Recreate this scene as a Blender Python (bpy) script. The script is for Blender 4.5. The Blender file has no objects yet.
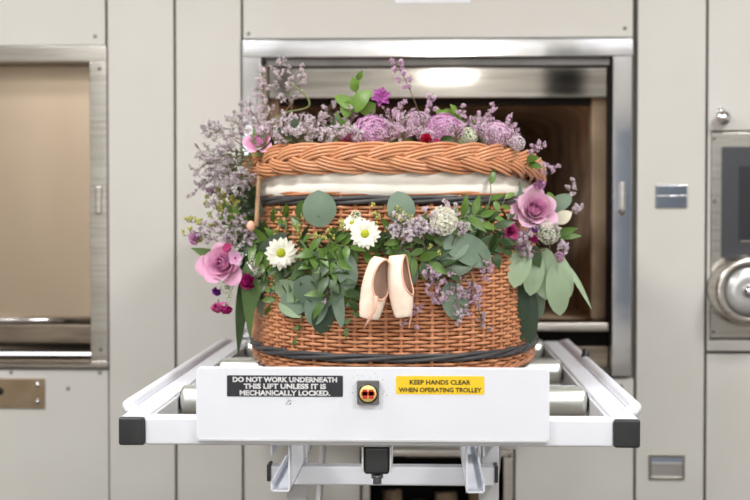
import bpy, math, random
from mathutils import Vector, Matrix, Euler
R = random.Random(7)
sc = bpy.context.scene
COL = sc.collection
F = 1460.0
CZ = 1.25
PI = math.pi

# ------------------------------------------------------------ camera
cd = bpy.data.cameras.new('camera'); cam = bpy.data.objects.new('camera', cd); COL.objects.link(cam)
cd.sensor_width = 36; cd.lens = F/750*36
yaw = math.atan(50/F); pitch = math.atan(40/math.hypot(F, 50))
cam.rotation_euler = Euler((PI/2-pitch, 0, yaw)); cam.location = (0, 0, CZ)
cd.dof.use_dof = True; cd.dof.focus_distance = 2.86; cd.dof.aperture_fstop = 3.6
cd.clip_start = .05
sc.camera = cam
RM = cam.rotation_euler.to_matrix()

def W(px, py, d):
    v = RM @ Vector(((px-375)/F, (250-py)/F, -1))
    return Vector((0, 0, CZ)) + v*(d/v.y)

# ------------------------------------------------------------ helpers
def lin(c):
    def g(v):
        v /= 255.0
        return v/12.92 if v <= .04045 else ((v+.055)/1.055)**2.4
    return (g(c[0]), g(c[1]), g(c[2]), 1)

def mat(name, c, rough=.5, metal=0, c2=None, scale=8, island=False, bump=0, bscale=60, sss=0, spec=None, stretch=None, trans=0, emit=None, detail=3, coat=0, lo=.35, hi=.65):
    m = bpy.data.materials.new(name); m.use_nodes = True
    nt = m.node_tree; N = nt.nodes; L = nt.links
    b = N['Principled BSDF']
    b.inputs['Base Color'].default_value = lin(c)
    b.inputs['Roughness'].default_value = rough
    b.inputs['Metallic'].default_value = metal
    if spec is not None: b.inputs['Specular IOR Level'].default_value = spec
    if coat: b.inputs['Coat Weight'].default_value = coat
    tc = N.new('ShaderNodeTexCoord'); mp = N.new('ShaderNodeMapping')
    L.new(tc.outputs['Object'], mp.inputs[0])
    if stretch: mp.inputs['Scale'].default_value = stretch
    if c2 is not None:
        mx = N.new('ShaderNodeMix'); mx.data_type = 'RGBA'
        mx.inputs['A'].default_value = lin(c); mx.inputs['B'].default_value = lin(c2)
        nz = N.new('ShaderNodeTexNoise'); nz.inputs['Scale'].default_value = scale; nz.inputs['Detail'].default_value = detail
        L.new(mp.outputs[0], nz.inputs['Vector'])
        mr = N.new('ShaderNodeMapRange'); mr.inputs[1].default_value = lo; mr.inputs[2].default_value = hi
        L.new(nz.outputs['Fac'], mr.inputs[0])
        src = mr.outputs[0]
        if island:
            gi = N.new('ShaderNodeNewGeometry'); ma = N.new('ShaderNodeMath'); ma.operation = 'ADD'
            mu = N.new('ShaderNodeMath'); mu.operation = 'MULTIPLY'; mu.inputs[1].default_value = .5
            L.new(gi.outputs['Random Per Island'], ma.inputs[0]); L.new(mr.outputs[0], ma.inputs[1]); L.new(ma.outputs[0], mu.inputs[0])
            src = mu.outputs[0]
        L.new(src, mx.inputs['Factor']); L.new(mx.outputs['Result'], b.inputs['Base Color'])
    if bump:
        nb = N.new('ShaderNodeTexNoise'); nb.inputs['Scale'].default_value = bscale; nb.inputs['Detail'].default_value = 2
        L.new(mp.outputs[0], nb.inputs['Vector'])
        bp = N.new('ShaderNodeBump'); bp.inputs['Strength'].default_value = bump; bp.inputs['Distance'].default_value = .004
        L.new(nb.outputs['Fac'], bp.inputs['Height']); L.new(bp.outputs[0], b.inputs['Normal'])
    if trans:
        tr = N.new('ShaderNodeBsdfTranslucent'); ms = N.new('ShaderNodeMixShader'); ms.inputs[0].default_value = trans
        if c2 is not None: L.new(mx.outputs['Result'], tr.inputs['Color'])
        else: tr.inputs['Color'].default_value = lin(c)
        L.new(b.outputs[0], ms.inputs[1]); L.new(tr.outputs[0], ms.inputs[2]); L.new(ms.outputs[0], N['Material Output'].inputs[0])
    if emit:
        b.inputs['Emission Color'].default_value = lin(emit[0]); b.inputs['Emission Strength'].default_value = emit[1]
    return m

M = {}
M['panel'] = mat('painted_panel', (204, 203, 198), .45, c2=(200, 198, 192), scale=3, bump=.03, bscale=200)
M['gap'] = mat('dark_gap', (124, 122, 116), .9)
M['steel'] = mat('brushed_steel', (200, 196, 190), .22, 1, c2=(180, 175, 168), scale=5, stretch=(1, 1, 20), bump=.05, bscale=12)
M['polish'] = mat('polished_steel', (208, 208, 210), .1, 1, c2=(192, 192, 196), scale=4, bump=.25, bscale=5)
M['warm'] = mat('warm_brushed_steel', (190, 172, 152), .36, 1, c2=(182, 164, 144), scale=2, stretch=(2, 1, .6))  # warm reflection put into the metal's base tint
M['lintel'] = mat('satin_steel', (158, 154, 150), .06, 1, c2=(136, 132, 128), scale=3, stretch=(1, 1, 18))
M['brownsteel'] = mat('heat_browned_steel', (150, 138, 124), .35, 1, c2=(120, 108, 96), scale=5, stretch=(1, 1, 8))
M['greysteel'] = mat('shaded_grey_steel', (120, 118, 116), .4, 1, c2=(104, 102, 100), scale=6)  # upper channel's shadow put into the grey; also the badge block's own colour
M['bronze'] = mat('bronzed_plate', (176, 158, 134), .35, 1, c2=(152, 132, 108), scale=9)
M['chrome'] = mat('chrome', (225, 225, 228), .08, 1)
M['screw'] = mat('screw_steel', (140, 136, 128), .35, 1)
M['black'] = mat('matte_black', (22, 19, 17), .95)  # near-black for casing, recesses, lintel, keyhole and one door guide
M['brick'] = mat('fire_brick', (216, 192, 164), .95, c2=(172, 146, 120), scale=7, bump=.4, bscale=30)
M['jamb'] = mat('refractory_jamb', (166, 146, 122), .9, c2=(140, 120, 98), scale=9)
M['screen'] = mat('dark_screen', (52, 54, 60), .35, c2=(60, 62, 68), scale=4)
M['screen2'] = mat('darker_screen', (36, 37, 42), .3)
M['dial'] = mat('dial_glass', (185, 185, 186), .3, .7, c2=(205, 205, 204), scale=10)
M['floor'] = mat('floor_vinyl', (90, 80, 72), .5, c2=(80, 72, 64), scale=6)
M['bluereflect'] = mat('blue_reflection_paint', (120, 132, 148), .5)
M['ceil'] = mat('ceiling_paint', (238, 238, 234), .9)
M['sidewall'] = mat('side_wall_paint', (228, 226, 220), .9)
M['white'] = mat('white_powder_coat', (231, 234, 242), .34, c2=(227, 230, 238), scale=4)
M['white_greyish'] = mat('greyish_white_coat', (214, 215, 218), .4, c2=(192, 192, 194), scale=6)  # greyer white for inner and lower trolley parts
M['rubber'] = mat('black_plastic', (34, 35, 37), .42, c2=(42, 43, 45), scale=30)
M['zinc'] = mat('zinc_roller', (226, 229, 227), .3, .85, c2=(214, 218, 210), scale=5, stretch=(1, 4, 4))
M['bolt'] = mat('zinc_bolt', (150, 160, 165), .3, .9)
M['stk_black'] = mat('black_sticker', (28, 30, 38), .4, c2=(36, 38, 46), scale=60)
M['stk_yellow'] = mat('yellow_sticker', (248, 206, 28), .45)
M['txt_white'] = mat('white_lettering', (235, 235, 235), .6, c2=(200, 200, 205), scale=150)
M['txt_black'] = mat('black_lettering', (40, 34, 20), .6)
M['red'] = mat('red_emblem', (200, 50, 30), .5)
M['yellowdisc'] = mat('yellow_disc', (240, 215, 130), .5)
M['grime'] = mat('grey_grime', (150, 145, 138), .8)
M['wicker'] = mat('wicker_cane', (216, 154, 112), .4, c2=(170, 106, 70), scale=26, island=True, bump=.1, bscale=300, lo=.3, hi=.7)
M['braid'] = mat('braid_cane', (220, 160, 118), .38, c2=(184, 120, 82), scale=16, island=True, lo=.3, hi=.7)
M['shadebrown'] = mat('shade_brown', (82, 46, 28), .9)  # dark brown with the shade between the canes put into it
M['darkcane'] = mat('dark_stained_cane', (76, 75, 76), .5, c2=(54, 53, 55), scale=30, island=True)
M['linen'] = mat('white_liner', (240, 234, 224), .9, c2=(233, 226, 214), scale=8, bump=.05, bscale=120)
M['cord'] = mat('tan_cord', (196, 160, 124), .8)
M['satin'] = mat('peach_satin', (250, 232, 214), .3, c2=(242, 216, 194), scale=22, spec=.6)
M['satinrim'] = mat('pink_satin_trim', (236, 182, 156), .5)
M['shoein'] = mat('shoe_lining', (206, 176, 158), .9)
def flo(n, c, c2, s=40, tr=.25, r=.6): M[n] = mat(n, c, r, c2=c2, scale=s, island=True, trans=tr, lo=.3, hi=.7)
flo('rose_pink', (244, 196, 222), (228, 160, 198))
flo('rose_mauve', (240, 204, 222), (224, 170, 202))
flo('rose_core', (238, 180, 214), (222, 152, 198))
flo('magenta', (198, 46, 132), (160, 30, 110))
flo('rosepink', (222, 110, 166), (196, 70, 136))
flo('violet', (160, 60, 170), (124, 50, 150))
flo('orchid', (206, 120, 196), (176, 86, 168))
flo('mauve', (232, 184, 220), (204, 146, 194))
flo('mauve_pale', (234, 204, 224), (210, 170, 202))
flo('red_flower', (206, 32, 74), (170, 20, 60))
flo('phlox', (240, 196, 226), (232, 176, 214))
flo('petal_white', (250, 248, 238), (240, 238, 222))
flo('cream', (246, 242, 222), (226, 224, 196))
flo('umbel', (240, 242, 226), (212, 220, 186))
flo('lavender', (248, 240, 244), (222, 204, 216), tr=.4)
flo('lavender_grey', (240, 232, 236), (200, 186, 194), tr=.4)
flo('lavender_pink', (246, 226, 240), (224, 190, 216), tr=.4)
flo('euc', (136, 154, 134), (100, 124, 104), 18, .15, .5)
flo('euc_pale', (172, 192, 160), (144, 168, 132), 18, .25, .5)
flo('euc_dark', (62, 82, 60), (42, 62, 44), 18, .1, .45)
flo('green', (108, 142, 56), (62, 94, 36), 18, .15, .4)
flo('green_bright', (136, 172, 80), (102, 144, 56), 18, .35, .4)
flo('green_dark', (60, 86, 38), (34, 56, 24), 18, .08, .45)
flo('olive', (116, 146, 88), (90, 122, 66), 18, .2, .4)
flo('stem', (122, 134, 84), (98, 108, 66), 30, 0)
flo('stem_brown', (128, 112, 84), (98, 90, 62), 30, 0)
flo('seed', (196, 190, 104), (150, 156, 76), 60, .1)
M['daisy_eye'] = mat('daisy_eye', (190, 190, 30), .8, c2=(150, 160, 24), scale=500, bump=.5, bscale=900)
M['phlox_eye'] = mat('phlox_eye', (190, 50, 140), .8)

def smooth_path(p, it=3):
    for _ in range(it):
        q_ = [p[0]]
        for a, b in zip(p, p[1:]): q_ += [a.lerp(b, .25), a.lerp(b, .75)]
        p = q_+[p[-1]]
    return p
class MB:
    def __init__(s): s.v = []; s.f = []; s.mi = []; s.k = 0
    def add(s, vs, fs):
        o = len(s.v); s.v += [tuple(v) for v in vs]; s.f += [tuple(i+o for i in f) for f in fs]; s.mi += [s.k]*len(fs)
        return s
    def box(s, a, b):
        x0, x1 = sorted((a[0], b[0])); y0, y1 = sorted((a[1], b[1])); z0, z1 = sorted((a[2], b[2]))
        return s.add([(x0,y0,z0),(x1,y0,z0),(x1,y1,z0),(x0,y1,z0),(x0,y0,z1),(x1,y0,z1),(x1,y1,z1),(x0,y1,z1)],
                     [(0,3,2,1),(4,5,6,7),(0,1,5,4),(1,2,6,5),(2,3,7,6),(3,0,4,7)])
    def tube(s, pts, r, n=8, closed=False, cap=True):
        pts = [Vector(p) for p in pts]; m = len(pts); o = len(s.v); prev = None
        for i, p in enumerate(pts):
            if closed: t = pts[(i+1) % m]-pts[i-1]
            else: t = pts[min(i+1, m-1)]-pts[max(i-1, 0)]
            t = t.normalized() if t.length > 1e-9 else Vector((0, 0, 1))
            if prev is None:
                u = t.cross(Vector((0, 0, 1)))
                if u.length < .1: u = t.cross(Vector((1, 0, 0)))
            else: u = prev - t*prev.dot(t)
            u.normalize(); prev = u; w = t.cross(u)
            rr = r[i] if isinstance(r, (list, tuple)) else r
            for k in range(n):
                a = 2*PI*k/n; s.v.append(tuple(p+u*(rr*math.cos(a))+w*(rr*math.sin(a))))
        for i in range(m if closed else m-1):
            j = (i+1) % m
            for k in range(n):
                l = (k+1) % n; s.f.append((o+i*n+k, o+i*n+l, o+j*n+l, o+j*n+k)); s.mi.append(s.k)
        if cap and not closed:
            s.f.append(tuple(o+k for k in range(n-1, -1, -1))); s.f.append(tuple(o+(m-1)*n+k for k in range(n))); s.mi += [s.k, s.k]
        return s
    def cyl(s, a, b, r, n=24): return s.tube([a, b], r, n)
    def lathe(s, prof, c, axis='z', n=24):
        vs = []; m = len(prof)
        for k in range(n):
            a = 2*PI*k/n
            for (r, h) in prof:
                if axis == 'z': vs.append((c[0]+r*math.cos(a), c[1]+r*math.sin(a), c[2]+h))
                elif axis == 'y': vs.append((c[0]+r*math.cos(a), c[1]+h, c[2]+r*math.sin(a)))
                else: vs.append((c[0]+h, c[1]+r*math.cos(a), c[2]+r*math.sin(a)))
        fs = []
        for k in range(n):
            l = (k+1) % n
            for i in range(m-1): fs.append((k*m+i, l*m+i, l*m+i+1, k*m+i+1))
        return s.add(vs, fs)
    def grid(s, rows, closed=False):
        n = len(rows[0]); o = len(s.v)
        for r in rows: s.v += [tuple(v) for v in r]
        for i in range(len(rows)-1):
            for j in range(n if closed else n-1):
                k = (j+1) % n
                s.f.append((o+i*n+j, o+i*n+k, o+(i+1)*n+k, o+(i+1)*n+j)); s.mi.append(s.k)
        return s
    def ball(s, c, r, n=8, sc=(1, 1, 1)):
        vs = []; m = n//2
        rows = []
        for i in range(m+1):
            a = PI*i/m
            rows.append([(c[0]+r*sc[0]*math.sin(a)*math.cos(2*PI*k/n), c[1]+r*sc[1]*math.sin(a)*math.sin(2*PI*k/n), c[2]+r*sc[2]*math.cos(a)) for k in range(n)])
        return s.grid(rows, True)
    def build(s, name, m, parent=None, bevel=0, smooth=True, seg=2, origin=None):
        vs = s.v
        if origin is not None: vs = [(v[0]-origin[0], v[1]-origin[1], v[2]-origin[2]) for v in vs]
        me = bpy.data.meshes.new(name); me.from_pydata(vs, [], s.f)
        for x in (m if isinstance(m, (list, tuple)) else [m]): me.materials.append(M[x])
        me.polygons.foreach_set('material_index', s.mi)
        me.polygons.foreach_set('use_smooth', [smooth]*len(me.polygons)); me.update()
        o = bpy.data.objects.new(name, me); COL.objects.link(o)
        if origin is not None: o.location = origin
        if parent is not None: o.parent = parent
        if bevel:
            b = o.modifiers.new('bevel', 'BEVEL'); b.width = bevel; b.segments = seg; b.limit_method = 'ANGLE'; b.harden_normals = False
            w = o.modifiers.new('wn', 'WEIGHTED_NORMAL'); w.keep_sharp = True
        return o

def empty(name, loc, label=None, cat=None, group=None):
    o = bpy.data.objects.new(name, None); COL.objects.link(o); o.location = loc; o.empty_display_size = .05
    tag(o, label, cat, group); return o
def tag(o, label=None, cat=None, group=None, kind=None):
    if label: o['label'] = label
    if cat: o['category'] = cat
    if group: o['group'] = group
    if kind: o['kind'] = kind
    return o
def structure(o): o['kind'] = 'structure'; return o
def local(mb, root): # shift world vertices into the root's frame
    l = root.location; mb.v = [(v[0]-l[0], v[1]-l[1], v[2]-l[2]) for v in mb.v]; return mb
def part(mb, name, m, root, **k): return local(mb, root).build(name, m, root, **k)
def sub(mb, name, m, par, root, **k):
    return local(mb, root).build(name, m, par, **k)

# ------------------------------------------------------------ room
ZW = 4.30                       # face of the furnace cladding
def wx(px): return W(px, 210, ZW).x
def wz(py): return W(425, py, ZW).z
def wbox(x0, x1, y0, y1, d0, d1, mb=None):
    mb = mb or MB(); return mb.box((wx(x0), ZW+d0, wz(y0)), (wx(x1), ZW+d1, wz(y1)))
TOPZ = 2.85
PT = 210-(TOPZ-CZ)*F/ZW          # pixel row of the ceiling on the wall
PB = 210+CZ*F/ZW                 # pixel row of the floor

structure(MB().box((-4, -3.5, -.1), (4, 7.5, 0)).build('floor', 'floor', smooth=False))
structure(MB().box((-4, -3.5, TOPZ), (4, 7.5, TOPZ+.1)).build('ceiling', 'ceil', smooth=False))
structure(MB().box((-4.1, -3.5, 0), (-4, 7.5, TOPZ)).build('wall_left', 'sidewall', smooth=False))
structure(MB().box((4, -3.5, 0), (4.1, 7.5, TOPZ)).build('wall_right', 'sidewall', smooth=False))

wf = MB()
wf.box((-4, -3.6, 0), (4, -3.5, .35)); wf.box((-4, -3.6, 2.75), (4, -3.5, TOPZ)); wf.box((-4, -3.6, .35), (-1.95, -3.5, 2.75))
wf.box((-1.95, -3.6, 2.0), (2.6, -3.5, 2.58)); wf.box((1.0, -3.6, .35), (1.35, -3.5, 2.75)); wf.box((2.6, -3.6, .35), (4, -3.5, 2.75)); wf.box((-1.25, -3.6, .35), (-1.15, -3.5, 2.75))  # openings and solid bands shaped for the steel's reflections
structure(wf.build('wall_front', 'sidewall', smooth=False))
structure(MB().box((1.35, -3.58, .35), (2.6, -3.54, 2.0)).build('reflection_panel', 'bluereflect', smooth=False))  # unseen blue panel added to darken the right frame's reflection
# dark backing sheet that carries the cladding, with the openings left free
bk = MB()
OP = [(-268, 91, 60, 362), (262, 612, 57, 370), (365, 510, 452, 560)]
bk.box((-4, ZW+.03, 0), (wx(-268), ZW+.05, TOPZ))
bk.box((wx(-268), ZW+.03, wz(60)), (wx(91), ZW+.05, TOPZ)); bk.box((wx(-268), ZW+.03, 0), (wx(91), ZW+.05, wz(362)))
bk.box((wx(91), ZW+.03, 0), (wx(262), ZW+.05, TOPZ))
bk.box((wx(262), ZW+.03, wz(57)), (wx(612), ZW+.05, TOPZ)); bk.box((wx(262), ZW+.03, wz(452)), (wx(612), ZW+.05, wz(370)))
bk.box((wx(262), ZW+.03, 0), (wx(365), ZW+.05, wz(452))); bk.box((wx(510), ZW+.03, 0), (wx(612), ZW+.05, wz(452)))
bk.box((wx(365), ZW+.03, 0), (wx(510), ZW+.05, wz(560)))
bk.box((wx(612), ZW+.03, 0), (4, ZW+.05, TOPZ))
structure(bk.build('wall_back', 'gap', smooth=False))

def panel(label, boxes, screws=(), group=None, cat='wall panel', name='cladding_panel', m='panel'):
    mb = MB()
    for b in boxes: wbox(b[0], b[1], b[2], b[3], 0, .028, mb)
    b0 = boxes[0]
    root = empty(name, (wx((b0[0]+b0[1])/2), ZW+.02, wz(max(b0[2], b0[3]))), label, cat, group)
    part(mb, 'sheet', m, root, bevel=.002)
    for (sx, sy) in screws:
        part(MB().lathe([(0, -.003), (.004, -.003), (.006, 0), (.006, .004)], (wx(sx), ZW, wz(sy)), 'y', 12), 'screw', 'screw', root)
    return root
g = 'full-height painted cladding panels'
panel('tall pale grey painted cladding panel right beside the closed left furnace', [(108.4, 174, PT+3, PB-3)])
panel('tall plain pale grey cladding panel left of the open furnace frame', [(176.4, 241.2, PT+3, PB-3)])
panel('tall pale grey cladding panel carrying the small chrome plate and flush pull', [(637.2, 705, PT+3, PB-3)])
panel('painted access panel above the left furnace with one corner screw', [(-281, 106, PT+3, 44)], [(96, 35), (-270, 35)])
pt = panel('painted access panel above the open furnace under a white notice', [(243.5, 632, PT+3, 38)], [(249, 33), (624, 29)])
wl = wbox(395, 470, -26, 3, -.002, -.0002)
o = wl.build('paper_notice', 'white', smooth=False); tag(o, 'white paper notice stuck on the panel above the open furnace', 'notice')
panel('lower painted panel below the left furnace with rivets and bronze plate', [(-281, 107.3, 371, PB-3)],
      [(99, 374), (67, 390), (10, 374), (-60, 390)])
panel('lower painted panel under the open furnace around the ash hatch', [(243.5, 360, 378, PB-3), (516, 634.5, 378, PB-3), (360, 516, 378, 449), (360, 516, 564, PB-3)], [(622, 385), (252, 385)])
panel('pale grey cabinet door panel on the right carrying the chrome knob', [(707.6, 905, PT+3, 131), (862, 905, 131, 339), (707.6, 710.5, 131, 339), (707.6, 905, 339, 350)])
panel('pale grey lower cabinet panel right of the flush pull', [(707.6, 905, 353, PB-3)])
panel('plain pale grey cladding at the far right beyond the cabinet', [(907, 1700, PT+3, PB-3)])
panel('plain pale grey cladding at the far left beyond the furnace', [(-1200, -284, PT+3, PB-3)])

# bronze plate on lower left panel
rt = empty('latch_plate', (wx(5), ZW, wz(410)), 'bronzed rectangular latch plate riveted below the left furnace', 'plate')
part(wbox(-40, 44, 380, 410, -.006, 0), 'plate', 'bronze', rt, bevel=.0015)
for (a, b) in ((37, 386), (37, 403), (-33, 386), (-33, 403)):
    part(MB().lathe([(0, -.011), (.006, -.010), (.009, -.006)], (wx(a), ZW, wz(b)), 'y', 14), 'rivet', 'chrome', rt)
part(MB().lathe([(0, -.008), (.009, -.008), (.012, -.006)], (wx(-1), ZW, wz(393)), 'y', 18), 'keyhole', 'black', rt)

# left furnace
rt = empty('furnace_door', (wx(-85), ZW+.05, wz(368)), 'closed furnace with brushed warm steel door in a steel frame', 'furnace door')
fr = MB()
fr.box((wx(-281), ZW-.012, wz(45)), (wx(108), ZW+.03, wz(61)))
fr.box((wx(91), ZW-.012, wz(61)), (wx(108), ZW+.03, wz(362)))
fr.box((wx(-281), ZW-.012, wz(61)), (wx(-267), ZW+.03, wz(362)))
fr.box((wx(-281), ZW-.012, wz(362)), (wx(108), ZW+.03, wz(369)))
part(fr, 'frame', 'steel', rt, bevel=.002)
part(wbox(-267, 91, 61, 321, .13, .15), 'door_leaf', 'warm', rt, smooth=False)
rv = MB(); rv.box((wx(91), ZW+.03, wz(61)), (wx(91)+.006, ZW+.4, wz(362))); rv.box((wx(-267)-.006, ZW+.03, wz(61)), (wx(-267), ZW+.4, wz(362)))
rv.box((wx(-267), ZW+.03, wz(61)), (wx(91), ZW+.4, wz(61)+.006)); rv.box((wx(-267), ZW+.38, wz(61)), (wx(91), ZW+.4, wz(362)))
part(rv, 'reveal', 'brownsteel', rt, smooth=False)
part(MB().tube([(wx(-267), ZW+.10, wz(324)), (wx(91), ZW+.10, wz(324))], .009, 16), 'door_lip', 'chrome', rt)
part(wbox(-267, 91, 328, 347, .09, .12), 'sill_plate', 'brownsteel', rt, bevel=.003)
part(MB().tube([(wx(-267), ZW+.22, wz(357)), (wx(91), ZW+.22, wz(357))], .012, 16), 'rail', 'brownsteel', rt)
part(wbox(-267, 91, 361, 365, -.014, .14), 'bottom_ledge', 'brownsteel', rt, bevel=.002)
part(wbox(97, 103, 186, 214, -.03, -.012), 'latch', 'steel', rt, bevel=.003)
for yy in (68, 350):
    part(MB().lathe([(0, -.016), (.004, -.015), (.005, -.012)], (wx(101), ZW, wz(yy)), 'y', 12), 'screw', 'screw', rt)

# open furnace
rt = empty('furnace_opening', (wx(437), ZW+.1, wz(375)), 'open furnace mouth with polished steel surround and dark brick chamber', 'furnace')
fr = MB()
fr.box((wx(243), ZW-.012, wz(39.5)), (wx(632), ZW+.03, wz(57)))
fr.box((wx(243), ZW-.012, wz(57)), (wx(262), ZW+.03, wz(375)))
fr.box((wx(612), ZW-.012, wz(57)), (wx(631), ZW+.03, wz(375)))
part(fr, 'frame', 'polish', rt, bevel=.002)
part(wbox(262, 612, 57, 65, .03, .05), 'upper_channel', 'greysteel', rt, bevel=.002)
part(wbox(266, 610, 60, 96.5, .065, .11), 'raised_door', 'lintel', rt, bevel=.004)
part(wbox(262, 266, 57, 330, .03, .12), 'door_guide', 'brownsteel', rt, bevel=.001)
part(wbox(610, 612, 57, 330, .03, .12), 'door_guide', 'black', rt, bevel=.0005)
# chamber
xl, xr = wx(264), wx(607); zt = wz(92); zb = wz(322); yf, ye = ZW+.13, ZW+2.2
rows = []
X0_, X1_ = xl, xr
for y in (yf, yf+.5, yf+1.0, yf+1.5, ye):
    xr = X1_-.10*(y-yf)/2.07; xl = X0_+.10*(y-yf)/2.07
    row = [Vector((xr, y, zb))]; row.append(Vector((xr, y, zb+(zt-zb)*.45)))
    for k in range(13):
        a = PI*k/12; e_ = .3
        row.append(Vector(((xl+xr)/2+(xr-xl)/2*math.copysign(abs(math.cos(a))**e_, math.cos(a)), y, zb+(zt-zb)*.8+(zt-zb)*.2*math.sin(a)**e_)))
    row.append(Vector((xl, y, zb+(zt-zb)*.45))); row.append(Vector((xl, y, zb))); rows.append(row)
xl, xr = X0_, X1_
ch = MB().grid(rows, True)
ch.add(rows[-1], [tuple(range(len(rows[-1])))])
part(ch, 'brick_chamber', 'brick', rt, smooth=False)
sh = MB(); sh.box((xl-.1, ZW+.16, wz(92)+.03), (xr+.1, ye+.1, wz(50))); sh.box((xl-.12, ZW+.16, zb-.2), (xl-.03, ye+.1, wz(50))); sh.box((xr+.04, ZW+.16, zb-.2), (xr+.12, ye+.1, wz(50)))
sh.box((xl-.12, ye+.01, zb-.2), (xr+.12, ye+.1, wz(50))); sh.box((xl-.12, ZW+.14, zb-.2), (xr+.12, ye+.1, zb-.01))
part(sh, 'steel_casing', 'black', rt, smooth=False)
part(MB().box((xr-.035, yf-.03, zb), (xr+.03, yf+.04, zt)), 'brick_jamb', 'jamb', rt, bevel=.008)
part(MB().box((xl-.03, yf-.03, zb), (xl+.035, yf+.04, zt)), 'brick_jamb', 'jamb', rt, bevel=.008)
part(MB().box((xl, yf-.02, wz(102)), (xr, yf+.05, wz(70))), 'black_lintel', 'black', rt, smooth=False)  # black bar across the top of the chamber mouth
part(wbox(266, 611, 322, 332, .02, .10), 'sill_bar', 'steel', rt, bevel=.006)
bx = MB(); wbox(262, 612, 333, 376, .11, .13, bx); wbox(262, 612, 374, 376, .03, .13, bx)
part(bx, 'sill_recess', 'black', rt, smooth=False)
part(wbox(262, 612, 348, 372, .07, .09), 'sill_plate', 'brownsteel', rt, bevel=.002)
part(MB().lathe([(0, -.02), (.006, -.018), (.008, -.01), (.008, .0)], (wx(575), ZW+.07, wz(362)), 'y', 16), 'bolt', 'bronze', rt)
part(wbox(619, 624, 182, 216, -.03, -.012), 'latch', 'steel', rt, bevel=.003)
part(MB().lathe([(0, -.034), (.008, -.032), (.01, -.012)], (wx(621), ZW, wz(212)), 'y', 16), 'latch_stud', 'screw', rt)

# ash hatch low under the opening
rt = empty('ash_hatch', (wx(437), ZW+.02, wz(560)), 'open steel framed ash hatch low behind the trolley legs', 'hatch')
fr = MB()
wbox(362, 514, 449, 456, -.008, .02, fr); wbox(362, 370, 456, 556, -.008, .02, fr); wbox(504, 514, 456, 556, -.008, .02, fr); wbox(362, 514, 556, 562, -.008, .02, fr)
part(fr, 'frame', 'steel', rt, bevel=.002)
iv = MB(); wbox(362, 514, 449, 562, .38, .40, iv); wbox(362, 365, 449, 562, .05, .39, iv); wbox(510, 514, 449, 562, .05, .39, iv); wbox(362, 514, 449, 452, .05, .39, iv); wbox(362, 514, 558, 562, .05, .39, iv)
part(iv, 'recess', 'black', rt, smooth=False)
part(wbox(405, 465, 452, 459, .03, .05), 'pale_plate', 'jamb', rt, bevel=.002)
for (a, b, r) in ((392, 490, .03), (418, 500, .026), (446, 492, .035), (478, 492, .03)):
    part(MB().tube([W(a, b, ZW+.25), W(a+4, b, ZW+.25)+Vector((0, 0, -.3))], r, 18), 'pipe', 'brownsteel' if r < .03 else 'brick', rt)
part(MB().lathe([(0, -.014), (.004, -.013), (.006, -.008)], (wx(510), ZW, wz(455)), 'y', 12), 'screw', 'screw', rt)

# chrome plate, flush pull, knob
rt = empty('wall_plate', (wx(671), ZW, wz(208)), 'small rectangular chrome plate on the tall panel right of the furnace', 'plate')
part(wbox(655, 687, 185, 208, -.006, 0), 'plate', 'polish', rt, bevel=.002)
part(wbox(656, 686, 195.5, 197, -.009, -.005), 'ridge', 'chrome', rt, bevel=.001)
rt = empty('flush_pull', (wx(668), ZW, wz(478)), 'recessed chrome flush pull low on the tall right panel', 'flush pull')
fr = MB(); wbox(650, 686, 453, 456, -.006, 0, fr); wbox(650, 686, 475.5, 478, -.006, 0, fr); wbox(650, 652.5, 456, 475.5, -.006, 0, fr); wbox(683.5, 686, 456, 475.5, -.006, 0, fr)
part(fr, 'rim', 'screw', rt, bevel=.0015)
c = MB().grid([[Vector((wx(652.5), ZW-.0005, wz(456))), Vector((wx(683.5), ZW-.0005, wz(456)))],
               [Vector((wx(652.5), ZW-.0055, wz(467))), Vector((wx(683.5), ZW-.0055, wz(467)))],
               [Vector((wx(652.5), ZW-.0005, wz(475.5))), Vector((wx(683.5), ZW-.0005, wz(475.5)))]])
part(c, 'cup', 'chrome', rt, smooth=True)  # facets angled outward so the upper half reflects the ceiling lights
rt = empty('door_knob', (wx(720), ZW, wz(124)), 'round chrome knob on the pale cabinet panel above the steel control panel', 'knob')
part(MB().lathe([(.013, 0), (.015, -.006), (.013, -.014), (.018, -.024), (.022, -.032), (.022, -.042), (.016, -.05), (0, -.053)], (wx(720), ZW, wz(119)), 'y', 28), 'knob', 'chrome', rt)
part(MB().lathe([(0, -.004), (.010, -.004), (.011, 0)], (wx(720), ZW, wz(112)), 'y', 20), 'rose_plate', 'chrome', rt)

# control panel
rt = empty('control_panel', (wx(786), ZW+.01, wz(337)), 'steel control panel with dark display and round silver dial beside the cabinet panels', 'control panel')
part(wbox(711, 861, 133, 337, -.004, .02), 'steel_sheet', 'steel', rt, bevel=.002)
part(wbox(721, 851, 147, 258, -.01, -.002), 'display', 'screen', rt, bevel=.002)
part(wbox(738, 834, 166, 240, -.012, -.008), 'display_pane', 'screen2', rt, bevel=.001)
part(wbox(740, 832, 240, 242, -.014, -.008), 'display_ledge', 'screw', rt, bevel=.0005)
c = (wx(743), ZW, wz(289))
part(MB().lathe([(.075, -.10), (.092, -.105), (.098, -.098), (.098, -.07), (.104, -.06), (.104, -.004)], c, 'y', 48), 'dial_housing', 'steel', rt)
part(MB().lathe([(0, -.088), (.03, -.088), (.076, -.094), (.076, -.085)], c, 'y', 48), 'dial_face', 'dial', rt)
part(MB().lathe([(0, -.112), (.01, -.112), (.017, -.104), (.02, -.088)], c, 'y', 24), 'dial_hub', 'chrome', rt)
for (a, b) in ((713.5, 139), (714, 201), (714, 331)):
    part(MB().lathe([(0, -.008), (.004, -.007), (.005, -.004)], (wx(a), ZW, wz(b)), 'y', 12), 'screw', 'screw', rt)

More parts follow.
